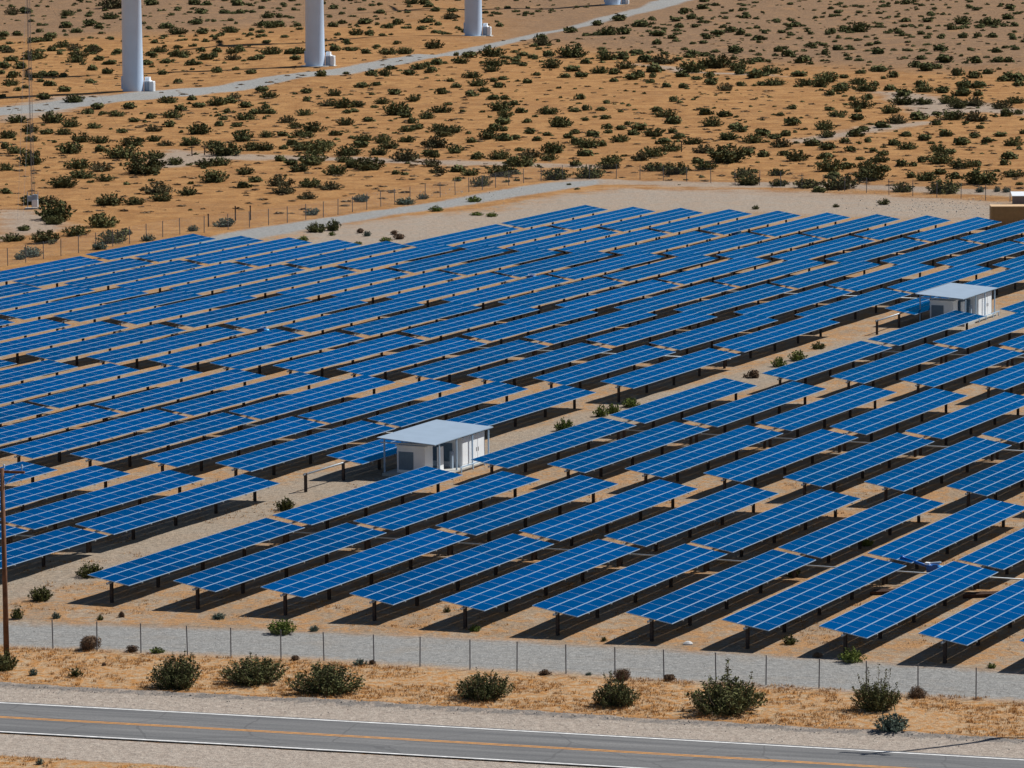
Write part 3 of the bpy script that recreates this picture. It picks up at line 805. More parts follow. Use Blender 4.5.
fence('chain_link_fence', fpt, 2.95, 1.72, 'low chain-link fence with thin grey posts between road verge and gravel track', fixed=[(x, fy(x)) for x in fxs], barb=False)
fence('perimeter_fence', W2([(-40, 276), (0, 267), (60, 256), (177, 235), (240, 229), (320, 218), (397, 204), (457, 194.5), (517, 184), (552, 180), (620, 178.5), (692, 182), (760, 185), (880, 194), (1060, 205)]), 3.6, 1.9,
      'long thin wire fence closing off the back of the solar field', postr=.045, barb=False)
for (px, py, hh, lab) in [(208.5, 227, 1.5, 'dark wooden stake nearest the panels at the back left corner'), (235.5, 220.5, 1.7, 'dark wooden stake, middle of three by the back left fence'), (250.5, 220, 1.7, 'dark wooden stake, rightmost of three by the back left fence'),
                          (681.5, 152.5, 1.6, 'lone dark marker post in the scrub right of centre'), (192, 156, 1.3, 'short marker post in the scrub below the leftmost tower'), (204.5, 155, 1.0, 'shorter marker post right of another in the scrub')]:
    p = bp(px, py); r = empty('marker_post', (p[0], p[1], 0), 0, lab, 'post')
    b = MB().tube((0, 0, -.3), (0, 0, hh), .085, .075, 8); link('stake', b.mesh('stake', M['post']), r)
    b = MB().tube((0, 0, hh-.12), (0, 0, hh+.03), .10, .10, 8); link('cap', b.mesh('cap', M['rust']), r)
# ------------------------------------------------------------------ bushes
def bush_arrays(rs, leaves, leaf, lobes=7, spiky=.0, flat=.5, stems=0, open_=0.0, shoots=0):
    """unit bush: radius about 1 (width 2), height = 2*flat ; returns vertices, faces, material index"""
    V, Fs, MI = [], [], []
    cs = []
    for i in range(lobes):
        a = rs.uniform(0, 2*math.pi); rr = rs.uniform(.0, .62)
        if i == 0: rr = .1
        cr = rs.uniform(.28, .5)
        cs.append((rr*math.cos(a)*1.0, rr*math.sin(a)*.9, rs.uniform(.18, .55)*2*flat*(1-.45*rr), cr))
    def quad(c, n, s, asp=1.6):
        n = n.normalized(); t = n.orthogonal().normalized(); q = Matrix.Rotation(rs.uniform(0, 6.28), 3, n); t = q @ t; b = n.cross(t)
        o = len(V); V.extend([c - t*s*asp*.5 - b*s*.4, c + t*s*asp*.5 - b*s*.25, c + t*s*asp*.55 + b*s*.3, c - t*s*asp*.35 + b*s*.45]); Fs.append((o, o+1, o+2, o+3)); MI.append(0)
    sh_ = []
    for i in range(shoots):      # upright leafy shoots rising from the base and leaning outwards
        a = rs.uniform(0, 6.283); ln = rs.uniform(.1, 1.0)**.7; top = rs.uniform(.72 if spiky > .8 else .86, 1.0)*(1-.62*ln*ln)*(1+(.35*spiky if rs.random() < .12 else 0))
        e = Vector((math.cos(a)*ln, math.sin(a)*ln, top)); s0 = Vector((math.cos(a)*ln*.25, math.sin(a)*ln*.25, -.03))
        md = (s0+e)*.5 + Vector((math.cos(a)*ln*.12, math.sin(a)*ln*.12, -.05)); sh_.append((s0, md, e))
        npl = max(6, int(leaves*.7/shoots))
        for q in range(npl):
            t = rs.uniform(.22 if rs.random() > .3*spiky else .5, 1.0)
            c = s0*(1-t)**2 + md*2*t*(1-t) + e*t*t
            rr = .085*(1.25-t)
            c = c + Vector((rs.gauss(0, rr), rs.gauss(0, rr), rs.gauss(0, rr*.8)))
            if c.z < 0: c.z = rs.uniform(0, .08)
            quad(c, Vector((rs.gauss(0, 1), rs.gauss(0, 1), rs.gauss(0, 1)+.3)), leaf*rs.uniform(.6, 1.3))
    if shoots: leaves = int(leaves*.3)
    for i in range(leaves):
        x, y, zc, cr = cs[rs.randrange(lobes)]
        if shoots: x *= .7; y *= .7; zc *= .6; cr *= .8
        d = Vector((rs.gauss(0, 1), rs.gauss(0, 1), rs.gauss(0, 1)*.9+.25)).normalized()
        rad = cr*(rs.uniform(.45, 1.0)**.6)*(1+spiky*(rs.random()**4)*1.1)
        c = Vector((x, y, zc)) + Vector((d.x, d.y, d.z*flat*1.7))*rad
        if c.z < .01: c.z = rs.uniform(.0, .12)
        nrm = (d + Vector((rs.uniform(-1, 1), rs.uniform(-1, 1), rs.uniform(-1, 1)))*.9)
        if open_ and rs.random() < open_: continue
        quad(c, nrm, leaf*rs.uniform(.6, 1.4))
    for i in range(stems):
        x, y, zc, cr = cs[rs.randrange(lobes)]
        if sh_:
            s0, mid, e = sh_[i % len(sh_)]; wd = .010
        else: e = Vector((x + rs.uniform(-1, 1)*cr, y + rs.uniform(-1, 1)*cr, zc + rs.uniform(.3, 1.05)*cr*flat*2)); s0 = Vector((rs.uniform(-.12, .12), rs.uniform(-.1, .1), -.05)); mid = (s0+e)*.5 + Vector((e.x*.12, e.y*.12, -.04)); wd = .012
        for a_, b_, wa, wb in ((s0, mid, wd*1.5, wd), (mid, e, wd, wd*.35)):
            dd = (b_-a_).normalized(); t = dd.orthogonal().normalized(); u = dd.cross(t); o = len(V)
            for cc, ww in ((a_, wa), (b_, wb)):
                for q in range(3):
                    an = q*2.094; V.append(cc + (t*math.cos(an)+u*math.sin(an))*ww)
            for q in range(3): Fs.append((o+q, o+(q+1) % 3, o+3+(q+1) % 3, o+3+q)); MI.append(1)
    # normalise: half-width 1 and height 1, ignoring the few longest shoots
    xs = sorted(abs(v.x) for v in V); zs = sorted(v.z for v in V)
    fx = 1/xs[int(len(xs)*.975)]; fz = 1/zs[int(len(zs)*.985)]
    V = [Vector((v.x*fx, v.y*fx, v.z*fz)) for v in V]
    return V, Fs, MI
def bmesh_(name, arr, only=None, m=None):
    V, Fs, MI = arr
    me_ = bpy.data.meshes.new(name)
    if only is None:
        me_.from_pydata([tuple(v) for v in V], [], Fs)
    else:
        fs = [f for f, q in zip(Fs, MI) if q == only]; used = sorted({i for f in fs for i in f}); mp = {i: j for j, i in enumerate(used)}
        me_.from_pydata([tuple(V[i]) for i in used], [], [tuple(mp[i] for i in f) for f in fs])
    me_.materials.append(m); me_.update(); return me_
rsb = random.Random(11)
# near shrubs: foliage and branches as parts
def near_bush(px, py, wpx, hpx, kind, lab, spiky=.5, leaves=3000, open_=0, name='desert_shrub', leaf=.05, grp=None, stems=60, cat='shrub'):
    p = bp(px, py); sc = scale_at(p[1]); wm = wpx/sc/2; hm = hpx/sc
    arr = bush_arrays(rsb, leaves, leaf, lobes=rsb.randint(9, 14), spiky=spiky, flat=.5, stems=stems, open_=open_, shoots=int((130 if wpx > 45 else 60)*(1-.55*open_)) if kind != 'brown' else 0)
    r = empty(name, (p[0], p[1]+wm*.3, gh(p[0], p[1])-.03), 0, lab, cat, grp)
    a = link('foliage', bmesh_('foliage', arr, 0, LEAF[kind]), r); bq = link('branches', bmesh_('branches', arr, 1, M['stem']), r)
    for o in (a, bq): o.scale = (wm*.80, wm*.78, hm*(.80 if spiky > .8 else .88))
    return r
NB = [
 (177, 689, 56, 36, 'dark', 'bushy dark green shrub, leftmost of the large ones along the verge', 1.0, 0),
 (255, 684, 72, 26, 'dark', 'wide dark shrub second from the left along the verge', .7, .1),
 (326, 694, 80, 29, 'dark', 'widest low rounded dark shrub on the verge left of centre', .4, 0),
 (485, 700, 62, 26, 'dark', 'dense low dark shrub on the verge just left of centre', .7, 0),
 (616, 707, 50, 33, 'dark', 'spiky dark shrub with a brown tumbleweed behind it', 1.4, .1),
 (727, 714, 84, 42, 'dark', 'broad ragged dark shrub with tall shoots, right of centre on the verge', 1.6, .25),
 (877, 711, 54, 42, 'dark', 'tall sparse dark shrub with bare shoots near the right end of the verge', 2.0, .35),
 (893, 734, 38, 18, 'teal', 'low grey-green shrub beside the road at the right', .4, .1),
 (852, 663, 27, 15, 'green', 'round yellow-green bush below a table leg, by the fence at the right', .5, 0),
 (790, 645, 17, 10, 'olive', 'small olive bush between two table shadows at the right', .5, 0),
 (282, 634, 31, 15, 'green', 'low fresh green bush below the third front table', .4, 0),
 (314, 631, 11, 7, 'teal', 'tiny grey-green bush right of the low fresh green bush', .4, 0),
 (90, 577, 32, 16, 'olive', 'yellow-green bush at the left corner of the front row', .9, .1),
 (40, 601, 25, 15, 'olive', 'olive bush on the dirt near the left edge above the fence', .5, 0),
 (17, 619, 14, 13, 'olive', 'small yellowish bush just right of the wooden pole', .8, 0),
 (4, 671, 28, 22, 'dark', 'dark shrub behind the foot of the wooden pole', .9, 0),
 (75, 677, 16, 11, 'olive', 'small olive tuft on the orange verge near the left', 1, .2),
 (33, 676, 10, 8, 'teal', 'tiny green tuft right of the wooden pole foot', .6, 0),
 (104, 665, 5, 4, 'brown', 'tiny brown tuft on the verge near the left', .6, 0),
 (157, 653, 17, 7, 'green', 'flat green tuft at the fence line above the leftmost large shrub', .5, 0),
 (360, 665, 17, 7, 'teal', 'flat bluish green tuft at the fence line left of centre', .4, 0),
 (219, 619, 16, 7, 'teal', 'pale green tuft between the first front tables', .5, 0),
 (100, 620, 8, 6, 'olive', 'small green tuft at the gravel edge near the left', .5, 0),
 (56, 618, 10, 7, 'teal', 'grey-green tuft on the gravel edge near the left', .5, 0),
 (122, 617, 8, 7, 'brown', 'small brown tuft on the gravel edge', .5, 0),
 (475, 631, 13, 7, 'green', 'small green tuft at the foot of a front table left of centre', .5, 0),
 (447, 612, 9, 6, 'olive', 'small olive tuft between front tables left of centre', .5, 0),
 (604, 641, 7, 5, 'olive', 'tiny olive tuft between front tables at the centre', .5, 0),
 (589, 676, 8, 4, 'teal', 'tiny grey tuft at the fence line centre', .5, 0),
 (40, 754+10, 9, 7, 'teal', 'small dark tuft in the bottom left corner below the road', .5, 0),
 (992, 668, 10, 6, 'green', 'small green tuft in front of the table shadow at the right edge', .5, 0),
 (285, 511, 21, 13, 'olive', 'yellow-green bush in the dirt aisle left of the nearer shed', .7, 0),
 (565, 431, 22, 13, 'green', 'leftmost of the green bushes in the central dirt aisle', .4, 0),
 (601, 417, 18, 12, 'green', 'second green bush in the central dirt aisle', .4, 0),
 (614, 414, 17, 11, 'green', 'third green bush, middle of the central dirt aisle group', .4, 0),
 (630, 407, 20, 10, 'green', 'rightmost low green bush of the central dirt aisle group', .4, 0),
 (753, 378, 20, 9, 'brown', 'brown and green bush in the aisle by a table corner', .5, 0),
 (779, 367, 18, 11, 'green', 'lower left of two round green bushes in the aisle at the right', .4, 0),
 (798, 361, 20, 11, 'green', 'upper right of two round green bushes in the aisle at the right', .4, 0),
 (819, 349, 16, 8, 'olive', 'pale olive bush in the aisle before the farther shed', .6, .1),
 (793, 577, 17, 12, 'olive', 'dusty bush between the front rows right of centre', .5, .1),
 (866, 546, 18, 9, 'green', 'green bush under the second row right of centre', .5, .1),
 (1012, 551, 12, 8, 'olive', 'olive bush under the second row at the right edge', .5, .1),
 (316, 232.5, 22, 10, 'dark', 'left dark bush of a pair at the back of the field', .4, 0),
 (333, 230.5, 16, 12, 'dark', 'right dark bush of a pair at the back of the field', .4, 0),
 (332, 235.5, 8, 5, 'green', 'small green bush below a dark pair at the back of the field', .4, 0),
 (303, 241.5, 12, 6, 'green', 'green bush at the far end of a table, back left', .4, 0),
 (358, 245, 10, 4, 'green', 'tiny green bush between far table ends', .4, 0),
 (360, 233, 8, 5, 'brown', 'left small grey bush on the pale yard', .4, 0),
 (367, 236.5, 9, 6, 'teal', 'grey bush on the pale yard left of the brown one', .4, 0),
 (386, 242.5, 14, 6, 'green', 'green bush at the far table ends on the pale yard', .4, 0),
 (399.5, 239, 13, 6, 'brown', 'larger brown bush on the pale yard', .4, 0),
 (394, 234.5, 8, 5, 'brown', 'smaller brown bush on the pale yard', .4, 0),
 (436, 211.5, 17, 6, 'green', 'green bush beside the back gravel track', .4, 0),
 (473.5, 202, 18, 6, 'green', 'low green bush in the bend of the back gravel track', .4, 0),
 (476, 215.5, 16, 4, 'green', 'left flat bush of a pair at the yard edge', .4, 0),
 (492, 217, 13, 5, 'green', 'right flat bush of a pair at the yard edge', .4, 0),
 (756, 209.5, 9, 5, 'dark', 'lone small dark bush on the pale yard at the right', .4, 0),
 (884, 205, 14, 7, 'dark', 'dark green bush on the yard edge left of the container', .4, 0),
 (836, 207, 8, 4, 'olive', 'tiny olive bush on the pale yard at the right', .4, 0),
]
for (px, py, w_, h_, kd, lab, sp, op) in NB:
    big = w_ > 45
    n_ = 6500 if w_ > 45 else (2200 if w_ > 20 else 700)
    near_bush(px, py, w_, h_, kd, lab, sp, n_, op, leaf=.038 if big else (.07 if w_ > 20 else .11), stems=110 if big else 24)
for (px, py, w_, h_, lab) in [(89, 650, 23, 15, 'dark brown round tumbleweed caught at the fence near the left'), (622, 681, 19, 13, 'brown tumbleweed at the fence behind the spiky dark shrub'), (917, 697, 20, 12, 'round brown-green tumbleweed at the fence near the right end'),
                         (545, 675, 15, 6, 'flat brown tumbleweed at the fence near the centre'), (670, 681, 13, 7, 'small brown tumbleweed at the fence right of centre'), (132, 652, 13, 7, 'grey tumbleweed at the fence right of the dark brown one'), (294, 661, 11, 6, 'small grey tumbleweed at the fence above the widest shrub'),
                         (372, 664, 8, 5, 'tiny reddish tumbleweed at the fence left of centre'), (818, 658, 11, 6, 'small tan tumbleweed above the fence at the right')]:
    near_bush(px, py, w_, h_, 'brown', lab, .1, 3500 if w_ > 15 else 900, 0, name='tumbleweed', leaf=.045 if w_ > 15 else .09, stems=40, cat='tumbleweed')
for (px, py, w_, h_, lab) in [(1001+0, 722, 0, 0, '')][:0]: pass

# far shrubs: positions read off the slope, (x, base y, width) in 3.84x tiles
T0 = [(45,50,60),(95,45,50),(20,145,45),(15,190,50),(60,140,40),(150,125,35),(130,165,50),(165,160,60),(195,145,50),(260,105,50),(255,55,60),(345,100,50),(295,130,40),(375,115,40),(240,180,60),(285,185,60),(360,205,60),(355,185,50),(335,205,40),(205,200,45),(130,230,80),(295,240,70),(300,225,60),(15,265,50),(75,270,55),(10,285,30),(380,235,45),(425,250,40),(350,268,40),(455,210,40),(45,235,50),(30,205,60),(45,305,55),(130,300,60),(165,290,40),(200,290,50),(155,315,30),(245,290,30),(185,330,45),(40,335,60),(68,360,35),(100,348,30),(245,360,50),(285,395,80),(345,315,40),(410,280,40),(165,385,50),(10,375,25),(375,415,50),(340,438,55),(390,448,35),(445,455,60),(498,412,50),(200,480,90),(65,475,80),(115,510,60),(270,495,70),(180,522,50),(30,535,70),(120,545,60),(245,525,60),(310,550,90),(385,553,65),(360,500,60),(512,475,40),(468,515,40),(575,460,45),(585,510,70),(660,455,80),(655,495,55),(575,210,50),(610,190,60),(570,250,40),(640,245,40),(690,220,80),(730,250,50),(775,190,40),(830,195,40),(785,235,50),(825,225,40),(895,235,60),(895,205,60),(975,235,40),(925,195,40),(620,285,40),(690,315,45),(645,325,20),(835,280,50),(965,285,40),(905,270,30),(640,110,50),(760,100,50),(680,130,60),(780,130,50),(885,125,60),(770,50,50),(860,50,40),(925,50,40),(580,20,50),(745,20,50),(790,20,40),(910,20,50),(420,75,60),(430,35,100),(340,60,30),(645,395,75),(685,415,50),(740,385,40),(765,405,50),(835,400,70),(880,395,50),(900,370,60),(945,405,50),(870,425,30),(970,430,45),(860,460,40),(940,460,70),(848,488,50),(912,492,50),(930,545,90),(760,520,100),(730,560,80),(860,600,130),(820,570,80),(505,560,90),(590,545,60),(635,560,60),(470,610,130),(590,610,80),(270,592,90),(120,635,110),(60,590,70),(20,655,60),(300,650,100),(385,660,90),(310,685,90),(400,697,75),(670,632,60),(550,670,150),(600,640,60),(790,640,90),(845,635,90),(820,700,110),(240,722,90),(940,670,70),(980,700,50),(930,722,50),(965,580,70),(20,745,40),(380,585,50),(20,570,50)]
T1 = [(45,75,40),(85,70,40),(30,100,50),(60,110,60),(90,105,50),(110,150,30),(60,215,80),(15,230,40),(155,95,30),(40,165,30),(20,125,30),(160,210,70),(300,95,40),(295,40,40),(330,85,30),(350,165,40),(315,140,30),(385,140,60),(435,140,40),(420,85,50),(540,90,50),(480,55,40),(510,110,40),(590,110,30),(635,115,35),(600,25,60),(640,28,50),(670,35,40),(690,50,40),(745,75,60),(660,85,50),(755,50,40),(505,215,70),(570,215,65),(685,180,70),(415,205,40),(365,190,40),(300,195,50),(150,235,40),(255,300,55),(25,345,50),(345,280,25),(410,330,50),(465,328,45),(495,295,60),(450,290,50),(515,265,40),(585,285,50),(625,265,60),(675,275,45),(700,250,50),(655,255,40),(785,245,60),(770,210,30),(825,225,50),(805,205,30),(910,260,80),(830,298,70),(905,220,90),(905,280,60),(850,330,75),(950,300,40),(910,310,35),(930,335,50),(770,335,35),(740,317,40),(715,362,50),(825,375,45),(875,358,40),(195,348,50),(50,375,65),(300,365,60),(200,388,45),(275,405,70),(330,415,80),(385,410,70),(350,435,40),(380,430,30),(440,360,30),(530,358,50),(605,390,60),(485,395,60),(455,410,30),(540,440,110),(570,450,50),(710,435,70),(655,455,60),(790,432,30),(740,405,30),(910,390,50),(950,390,40),(940,430,90),(955,455,60),(15,430,60),(55,430,40),(40,410,40),(120,475,70),(185,440,60),(345,480,65),(425,465,50),(150,495,60),(215,510,90),(165,525,60),(195,530,60),(95,525,50),(40,530,60),(620,500,50),(600,475,50),(580,508,60),(755,515,70),(700,510,70),(720,530,70),(820,520,30),(820,550,55),(300,522,45),(415,545,70),(485,555,70),(580,550,60),(510,575,70),(135,560,50),(105,575,40),(30,580,70),(270,565,60),(180,580,90),(235,590,110),(400,570,60),(355,600,90),(470,598,70),(340,625,70),(575,620,100),(690,570,100),(765,590,75),(660,600,50),(685,605,55),(845,610,60),(935,610,80),(960,545,60),(890,540,80),(910,510,60),(950,485,60),(955,510,50),(90,620,60),(130,635,50),(215,635,120),(165,660,70),(305,672,80),(430,655,110),(370,645,80),(535,668,40),(675,640,80),(700,665,70),(770,660,60),(825,675,70),(865,715,80),(775,695,40),(90,715,100),(205,720,90),(110,745,90),(195,765,70),(285,730,90),(980,630,60),(940,680,100)]
T2 = [(225,130,50),(120,175,70),(110,160,60),(35,215,45),(75,225,40),(135,220,50),(45,260,40),(15,235,40),(230,225,110),(155,265,80),(200,298,40),(265,295,50),(235,275,60),(280,250,40),(60,315,40),(95,288,30),(435,265,80),(360,240,70),(350,215,40),(430,235,60),(510,245,60),(580,250,100),(340,282,70),(390,285,50),(460,305,60),(545,295,40),(490,295,60),(540,275,60),(645,295,60),(690,275,100),(710,305,40),(760,298,50),(730,260,60),(790,260,110),(770,320,55),(820,345,65),(880,325,45),(870,265,80),(870,290,60),(930,305,60),(965,300,50),(960,320,40),(535,320,40),(590,340,45),(655,345,45),(395,312,35),(330,140,40),(370,145,80),(440,140,60),(560,145,60),(610,150,40),(415,80,60),(330,95,40),(500,105,60),(540,75,30),(630,85,40),(660,50,55),(690,80,40),(725,35,50),(780,25,30),(735,10,40),(700,110,30),(840,125,50),(875,135,50),(750,148,40),(790,135,50),(850,195,60),(945,150,50),(945,235,50),(900,70,40),(880,45,30),(970,130,30),(590,215,30),(640,110,40),(490,205,40),(555,165,40),(690,220,60),(740,215,40),(625,395,50),(260,388,50),(590,445,80),(555,430,50),(365,405,40),(345,425,35),(355,458,45),(285,425,45),(245,430,40),(320,450,20),(280,465,30),(140,440,75),(10,410,50),(30,435,40),(60,475,35),(185,490,80),(175,470,50),(245,515,45),(70,520,45),(310,525,55),(370,495,45),(375,512,45),(420,498,40),(445,480,30),(460,520,50),(490,500,60),(415,548,70),(545,525,75),(625,472,60),(610,510,45),(645,535,50),(740,440,50),(815,450,50),(770,485,75),(860,495,60),(880,505,50),(830,540,80),(960,518,60),(930,555,80),(210,535,45),(130,525,40),(100,545,40),(15,540,40),(160,590,90),(145,615,70),(70,605,80),(30,580,40),(250,560,60),(290,570,90),(275,600,60),(340,565,50),(385,625,80),(370,650,90),(235,640,60),(40,640,110),(0,670,50),(170,690,110),(300,685,100),(590,555,60),(540,605,100),(495,620,70),(610,585,80),(695,560,70),(740,590,90),(550,658,80),(625,672,110),(715,630,50),(740,655,85),(790,610,60),(830,628,140),(905,600,60),(970,605,50),(890,680,90),(910,710,90),(930,660,30)]
T3 = [(25,320,80),(10,290,80),(140,240,60),(145,320,70),(200,325,70),(120,300,60),(230,310,90),(290,300,40),(290,325,50),(245,370,50),(275,350,60),(350,315,70),(375,350,90),(385,380,50),(360,280,40),(405,320,50),(440,300,30),(465,340,50),(430,270,60),(480,295,50),(520,400,90),(520,370,60),(600,355,70),(590,325,60),(675,360,60),(600,400,70),(695,400,80),(735,420,80),(795,410,90),(710,465,100),(650,445,40),(795,470,90),(755,340,60),(750,370,60),(815,340,60),(790,295,60),(730,285,60),(800,370,50),(905,310,50),(920,290,50),(960,310,60),(960,330,50),(950,400,70),(900,420,90),(970,440,50),(915,450,60),(360,420,90),(340,435,40),(330,388,40),(100,425,45),(235,430,40),(50,450,30),(265,455,70),(95,485,60),(220,500,75),(340,470,55),(365,508,50),(430,495,60),(495,480,80),(575,465,60),(470,440,70),(25,535,50),(75,520,50),(230,530,70),(330,525,60),(300,555,50),(165,565,60),(385,550,40),(50,570,80),(110,555,25),(225,580,60),(480,560,50),(535,525,45),(535,575,75),(605,540,50),(625,552,30),(680,525,60),(745,555,60),(795,530,40),(845,545,45),(895,525,50),(975,515,40),(945,560,70),(650,485,50),(815,495,30),(655,585,70),(700,592,50),(110,620,90),(225,612,60),(65,600,50),(315,585,45),(355,615,35),(400,585,35),(595,625,50),(430,625,70),(510,640,60),(565,640,40),(445,598,40),(665,632,100),(745,650,80),(800,640,60),(925,610,60),(910,635,50),(240,660,100),(260,685,60),(385,665,100),(395,695,110),(300,650,60),(445,660,50),(545,685,50),(610,695,80),(660,670,50),(720,688,60),(820,710,130),(780,705,50),(945,680,75),(880,660,30),(970,710,30),(35,675,75),(40,715,70),(150,722,90),(280,730,130),(200,738,45),(520,738,75),(685,745,120),(165,175,50),(40,190,40),(75,212,50),(245,135,50),(290,125,50),(105,105,50),(270,50,30),(350,130,80),(395,170,35),(425,215,50),(345,105,50),(270,200,40),(220,215,40),(530,80,40),(610,80,40),(530,20,50),(745,85,70),(855,95,80),(915,70,50),(945,100,40),(940,155,40),(775,195,30),(880,210,40),(680,235,60),(655,195,60),(570,260,60),(615,270,60),(650,265,50),(590,230,40),(800,250,60),(850,280,40),(890,240,50),(920,245,40),(480,190,30),(500,130,40),(590,100,30),(860,150,40),(800,145,40),(750,150,40),(800,40,30),(930,35,40),(960,50,30),(700,120,50)]
T4 = [(20,50,45),(120,95,90),(190,95,80),(420,98,110),(515,95,80),(620,83,70),(605,55,120),(720,60,75),(210,155,140),(200,172,80),(290,215,90),(390,182,110),(92,195,45),(45,237,90),(170,245,110),(430,243,110),(485,212,50),(732,118,20)]
T4t = [(115,295,85),(75,305,40),(740,197,40),(862,180,80),(568,235,55),(380,268,60)]
T5t = [(405,85,60),(575,95,70),(640,75,45),(215,135,60)]
T6t = [(815,48,35),(880,46,25),(915,48,30),(965,78,40)]
FB = []
for ox, oy, T, kd in ((0,0,T0,'dark'),(256,0,T1,'dark'),(512,0,T2,'dark'),(768,0,T3,'dark'),(0,180,T4,'dark'),(0,180,T4t,'teal'),(256,180,T5t,'teal'),(768,180,T6t,'teal')):
    for x, y, w_ in T:
        FB.append((ox+x/3.84, oy+y/3.84, w_/3.84, kd))
FB.sort(key=lambda t: -t[2])
variants = {}
for kd, mss in (('dark', ['dark']*5 + ['far_olive']*3 + ['far_brown']*1), ('teal', ['teal']*2)):
    variants[kd] = [bmesh_('foliage', bush_arrays(rsb, 1500, .08, rsb.randint(7, 12), .1, .5, shoots=48), None, LEAF[ms]) for ms in mss]
def zone_label(px, py, kd):
    if kd == 'teal': return 'grey-green shrub close to the back fence line'
    col = 'left' if px < 256 else ('left of centre' if px < 512 else ('right of centre' if px < 768 else 'far right'))
    yr = np.interp(px, [0, 120, 300, 470, 560, 690], [112, 98, 75, 48, 30, 0])
    if py < yr: return 'dark desert shrub on the slope beyond the turbine road, %s' % col
    dpt = 'just behind the back fence' if py > np.interp(px, [0, 300, 550, 1024], [215, 180, 155, 165]) else ('halfway up the orange slope' if py > yr+45 else 'high on the orange slope')
    return 'dark desert shrub %s, %s' % (dpt, col)
NIND = 240
rest = []
for i, (px, py, w_, kd) in enumerate(FB):
    if i >= NIND and kd == 'dark': rest.append((px, py, w_)); continue
    p = bp(px, py); sc = scale_at(p[1]); rad = w_/sc/2
    o = link('desert_shrub', rsb.choice(variants[kd]), None, (p[0], p[1]+rad*.55, gh(p[0], p[1])-.05), rsb.uniform(0, 6.28))
    h_ = rad*rsb.uniform(.7, 1.0)
    sx_ = rsb.uniform(.85, 1.08); o.scale = (rad*sx_, rad*.95, max(h_*.95, .7))
    tag(o, zone_label(px, py, kd), 'shrub', 'grey-green shrubs by the back fence' if kd == 'teal' else 'dark shrubs scattered over the desert slope')
# the rest, too many and too small to count: one object
def np_bush(n, leaf):
    V, Fs, MI = bush_arrays(rsb, n, leaf, rsb.randint(5, 8), .5, .5)
    return np.array([tuple(v) for v in V]), np.array(Fs)
small = [np_bush(300, .17) for _ in range(6)]
tiny = [np_bush(60, .34) for _ in range(6)]
def merge(name, items, m, label, cat):
    VV, FF, o = [], [], 0
    for (x, y, zz, r_, h_, vs, fs, an) in items:
        c, s = math.cos(an), math.sin(an)
        v = vs.copy(); xx = v[:, 0]*c - v[:, 1]*s; yy = v[:, 0]*s + v[:, 1]*c
        VV.append(np.stack([x+xx*r_, y+yy*r_, zz+v[:, 2]*h_], 1)); FF.append(fs+o); o += len(v)
    V_ = np.concatenate(VV); F_ = np.concatenate(FF)
    me_ = bpy.data.meshes.new(name); k_ = F_.shape[1]
    me_.vertices.add(len(V_)); me_.vertices.foreach_set('co', V_.ravel()); me_.loops.add(F_.size); me_.loops.foreach_set('vertex_index', F_.ravel())
    me_.polygons.add(len(F_)); me_.polygons.foreach_set('loop_start', np.arange(0, F_.size, k_)); me_.polygons.foreach_set('loop_total', np.full(len(F_), k_)); me_.update(); me_.validate()
    me_.materials.append(m); return tag(link(name, me_), label, cat, kind='stuff')
items = []
for px, py, w_ in rest:
    p = bp(px, py); r_ = w_/scale_at(p[1])/2*1.05; vs, fs = rsb.choice(small)
    items.append((p[0], p[1]+r_*.5, gh(p[0], p[1])-.05, r_, r_*rsb.uniform(.7, 1.0), vs, fs, rsb.uniform(0, 6.28)))
# scatter of smaller ones: dense near the top, thin lower down
for i in range(6500):
    px = rsb.uniform(-60, 1085); py = rsb.uniform(-45, 190)
    yr = np.interp(px, [0, 120, 300, 470, 560, 690], [112, 98, 75, 48, 30, 0])
    dens = .95 if py < 26 else (.70 if py < 65 else .30)
    if px > 600 and py < 62: dens = .95
    if abs(py-yr+3) < 13 and px < 700: continue
    if py > 150 and rsb.random() < .6: continue
    if rsb.random() > dens: continue
    if px < 470 and py > yr-12 and py < yr: continue
    p = bp(px, py); r_ = rsb.uniform(.25, .95)*(1.0 if py < 65 else .62); vs, fs = rsb.choice(small if r_ > .75 else tiny)
    items.append((p[0], p[1], gh(p[0], p[1])-.05, r_, r_*rsb.uniform(.5, .9), vs, fs, rsb.uniform(0, 6.28)))
# shrubs keep going either side and beyond the frame
for i in range(1400):
    x = rsb.uniform(-420, 420); y = rsb.uniform(560, 2300)
    px, py = proj(x, y, 0)
    if -70 < px < 1090 and py > -45: continue
    r_ = rsb.uniform(.5, 1.8); vs, fs = rsb.choice(tiny)
    items.append((x, y, gh(x, y)-.05, r_, r_*rsb.uniform(.8, 1.2), vs, fs, rsb.uniform(0, 6.28)))
merge('scattered_scrub', items, LEAF['dark'], 'countless small dark bushes dotted over the far desert slope', 'scrub')
# dry low scrub, grey-brown flecks
items = []
for i in range(2300):
    px = rsb.uniform(-40, 1065); py = rsb.uniform(40, 215)
    if py > np.interp(px, [0, 60, 180, 320, 460, 552, 1024], [262, 252, 232, 214, 190, 176, 196]): continue
    p = bp(px, py); r_ = rsb.uniform(.2, .8); vs, fs = rsb.choice(tiny)
    items.append((p[0], p[1], gh(p[0], p[1])-.06, r_, r_*.35, vs*np.array([1, 1, 1]), fs, rsb.uniform(0, 6.28)))
merge('dry_scrub', items, LEAF['dry'], 'low dry brown scrub dotted over the orange slope', 'scrub')

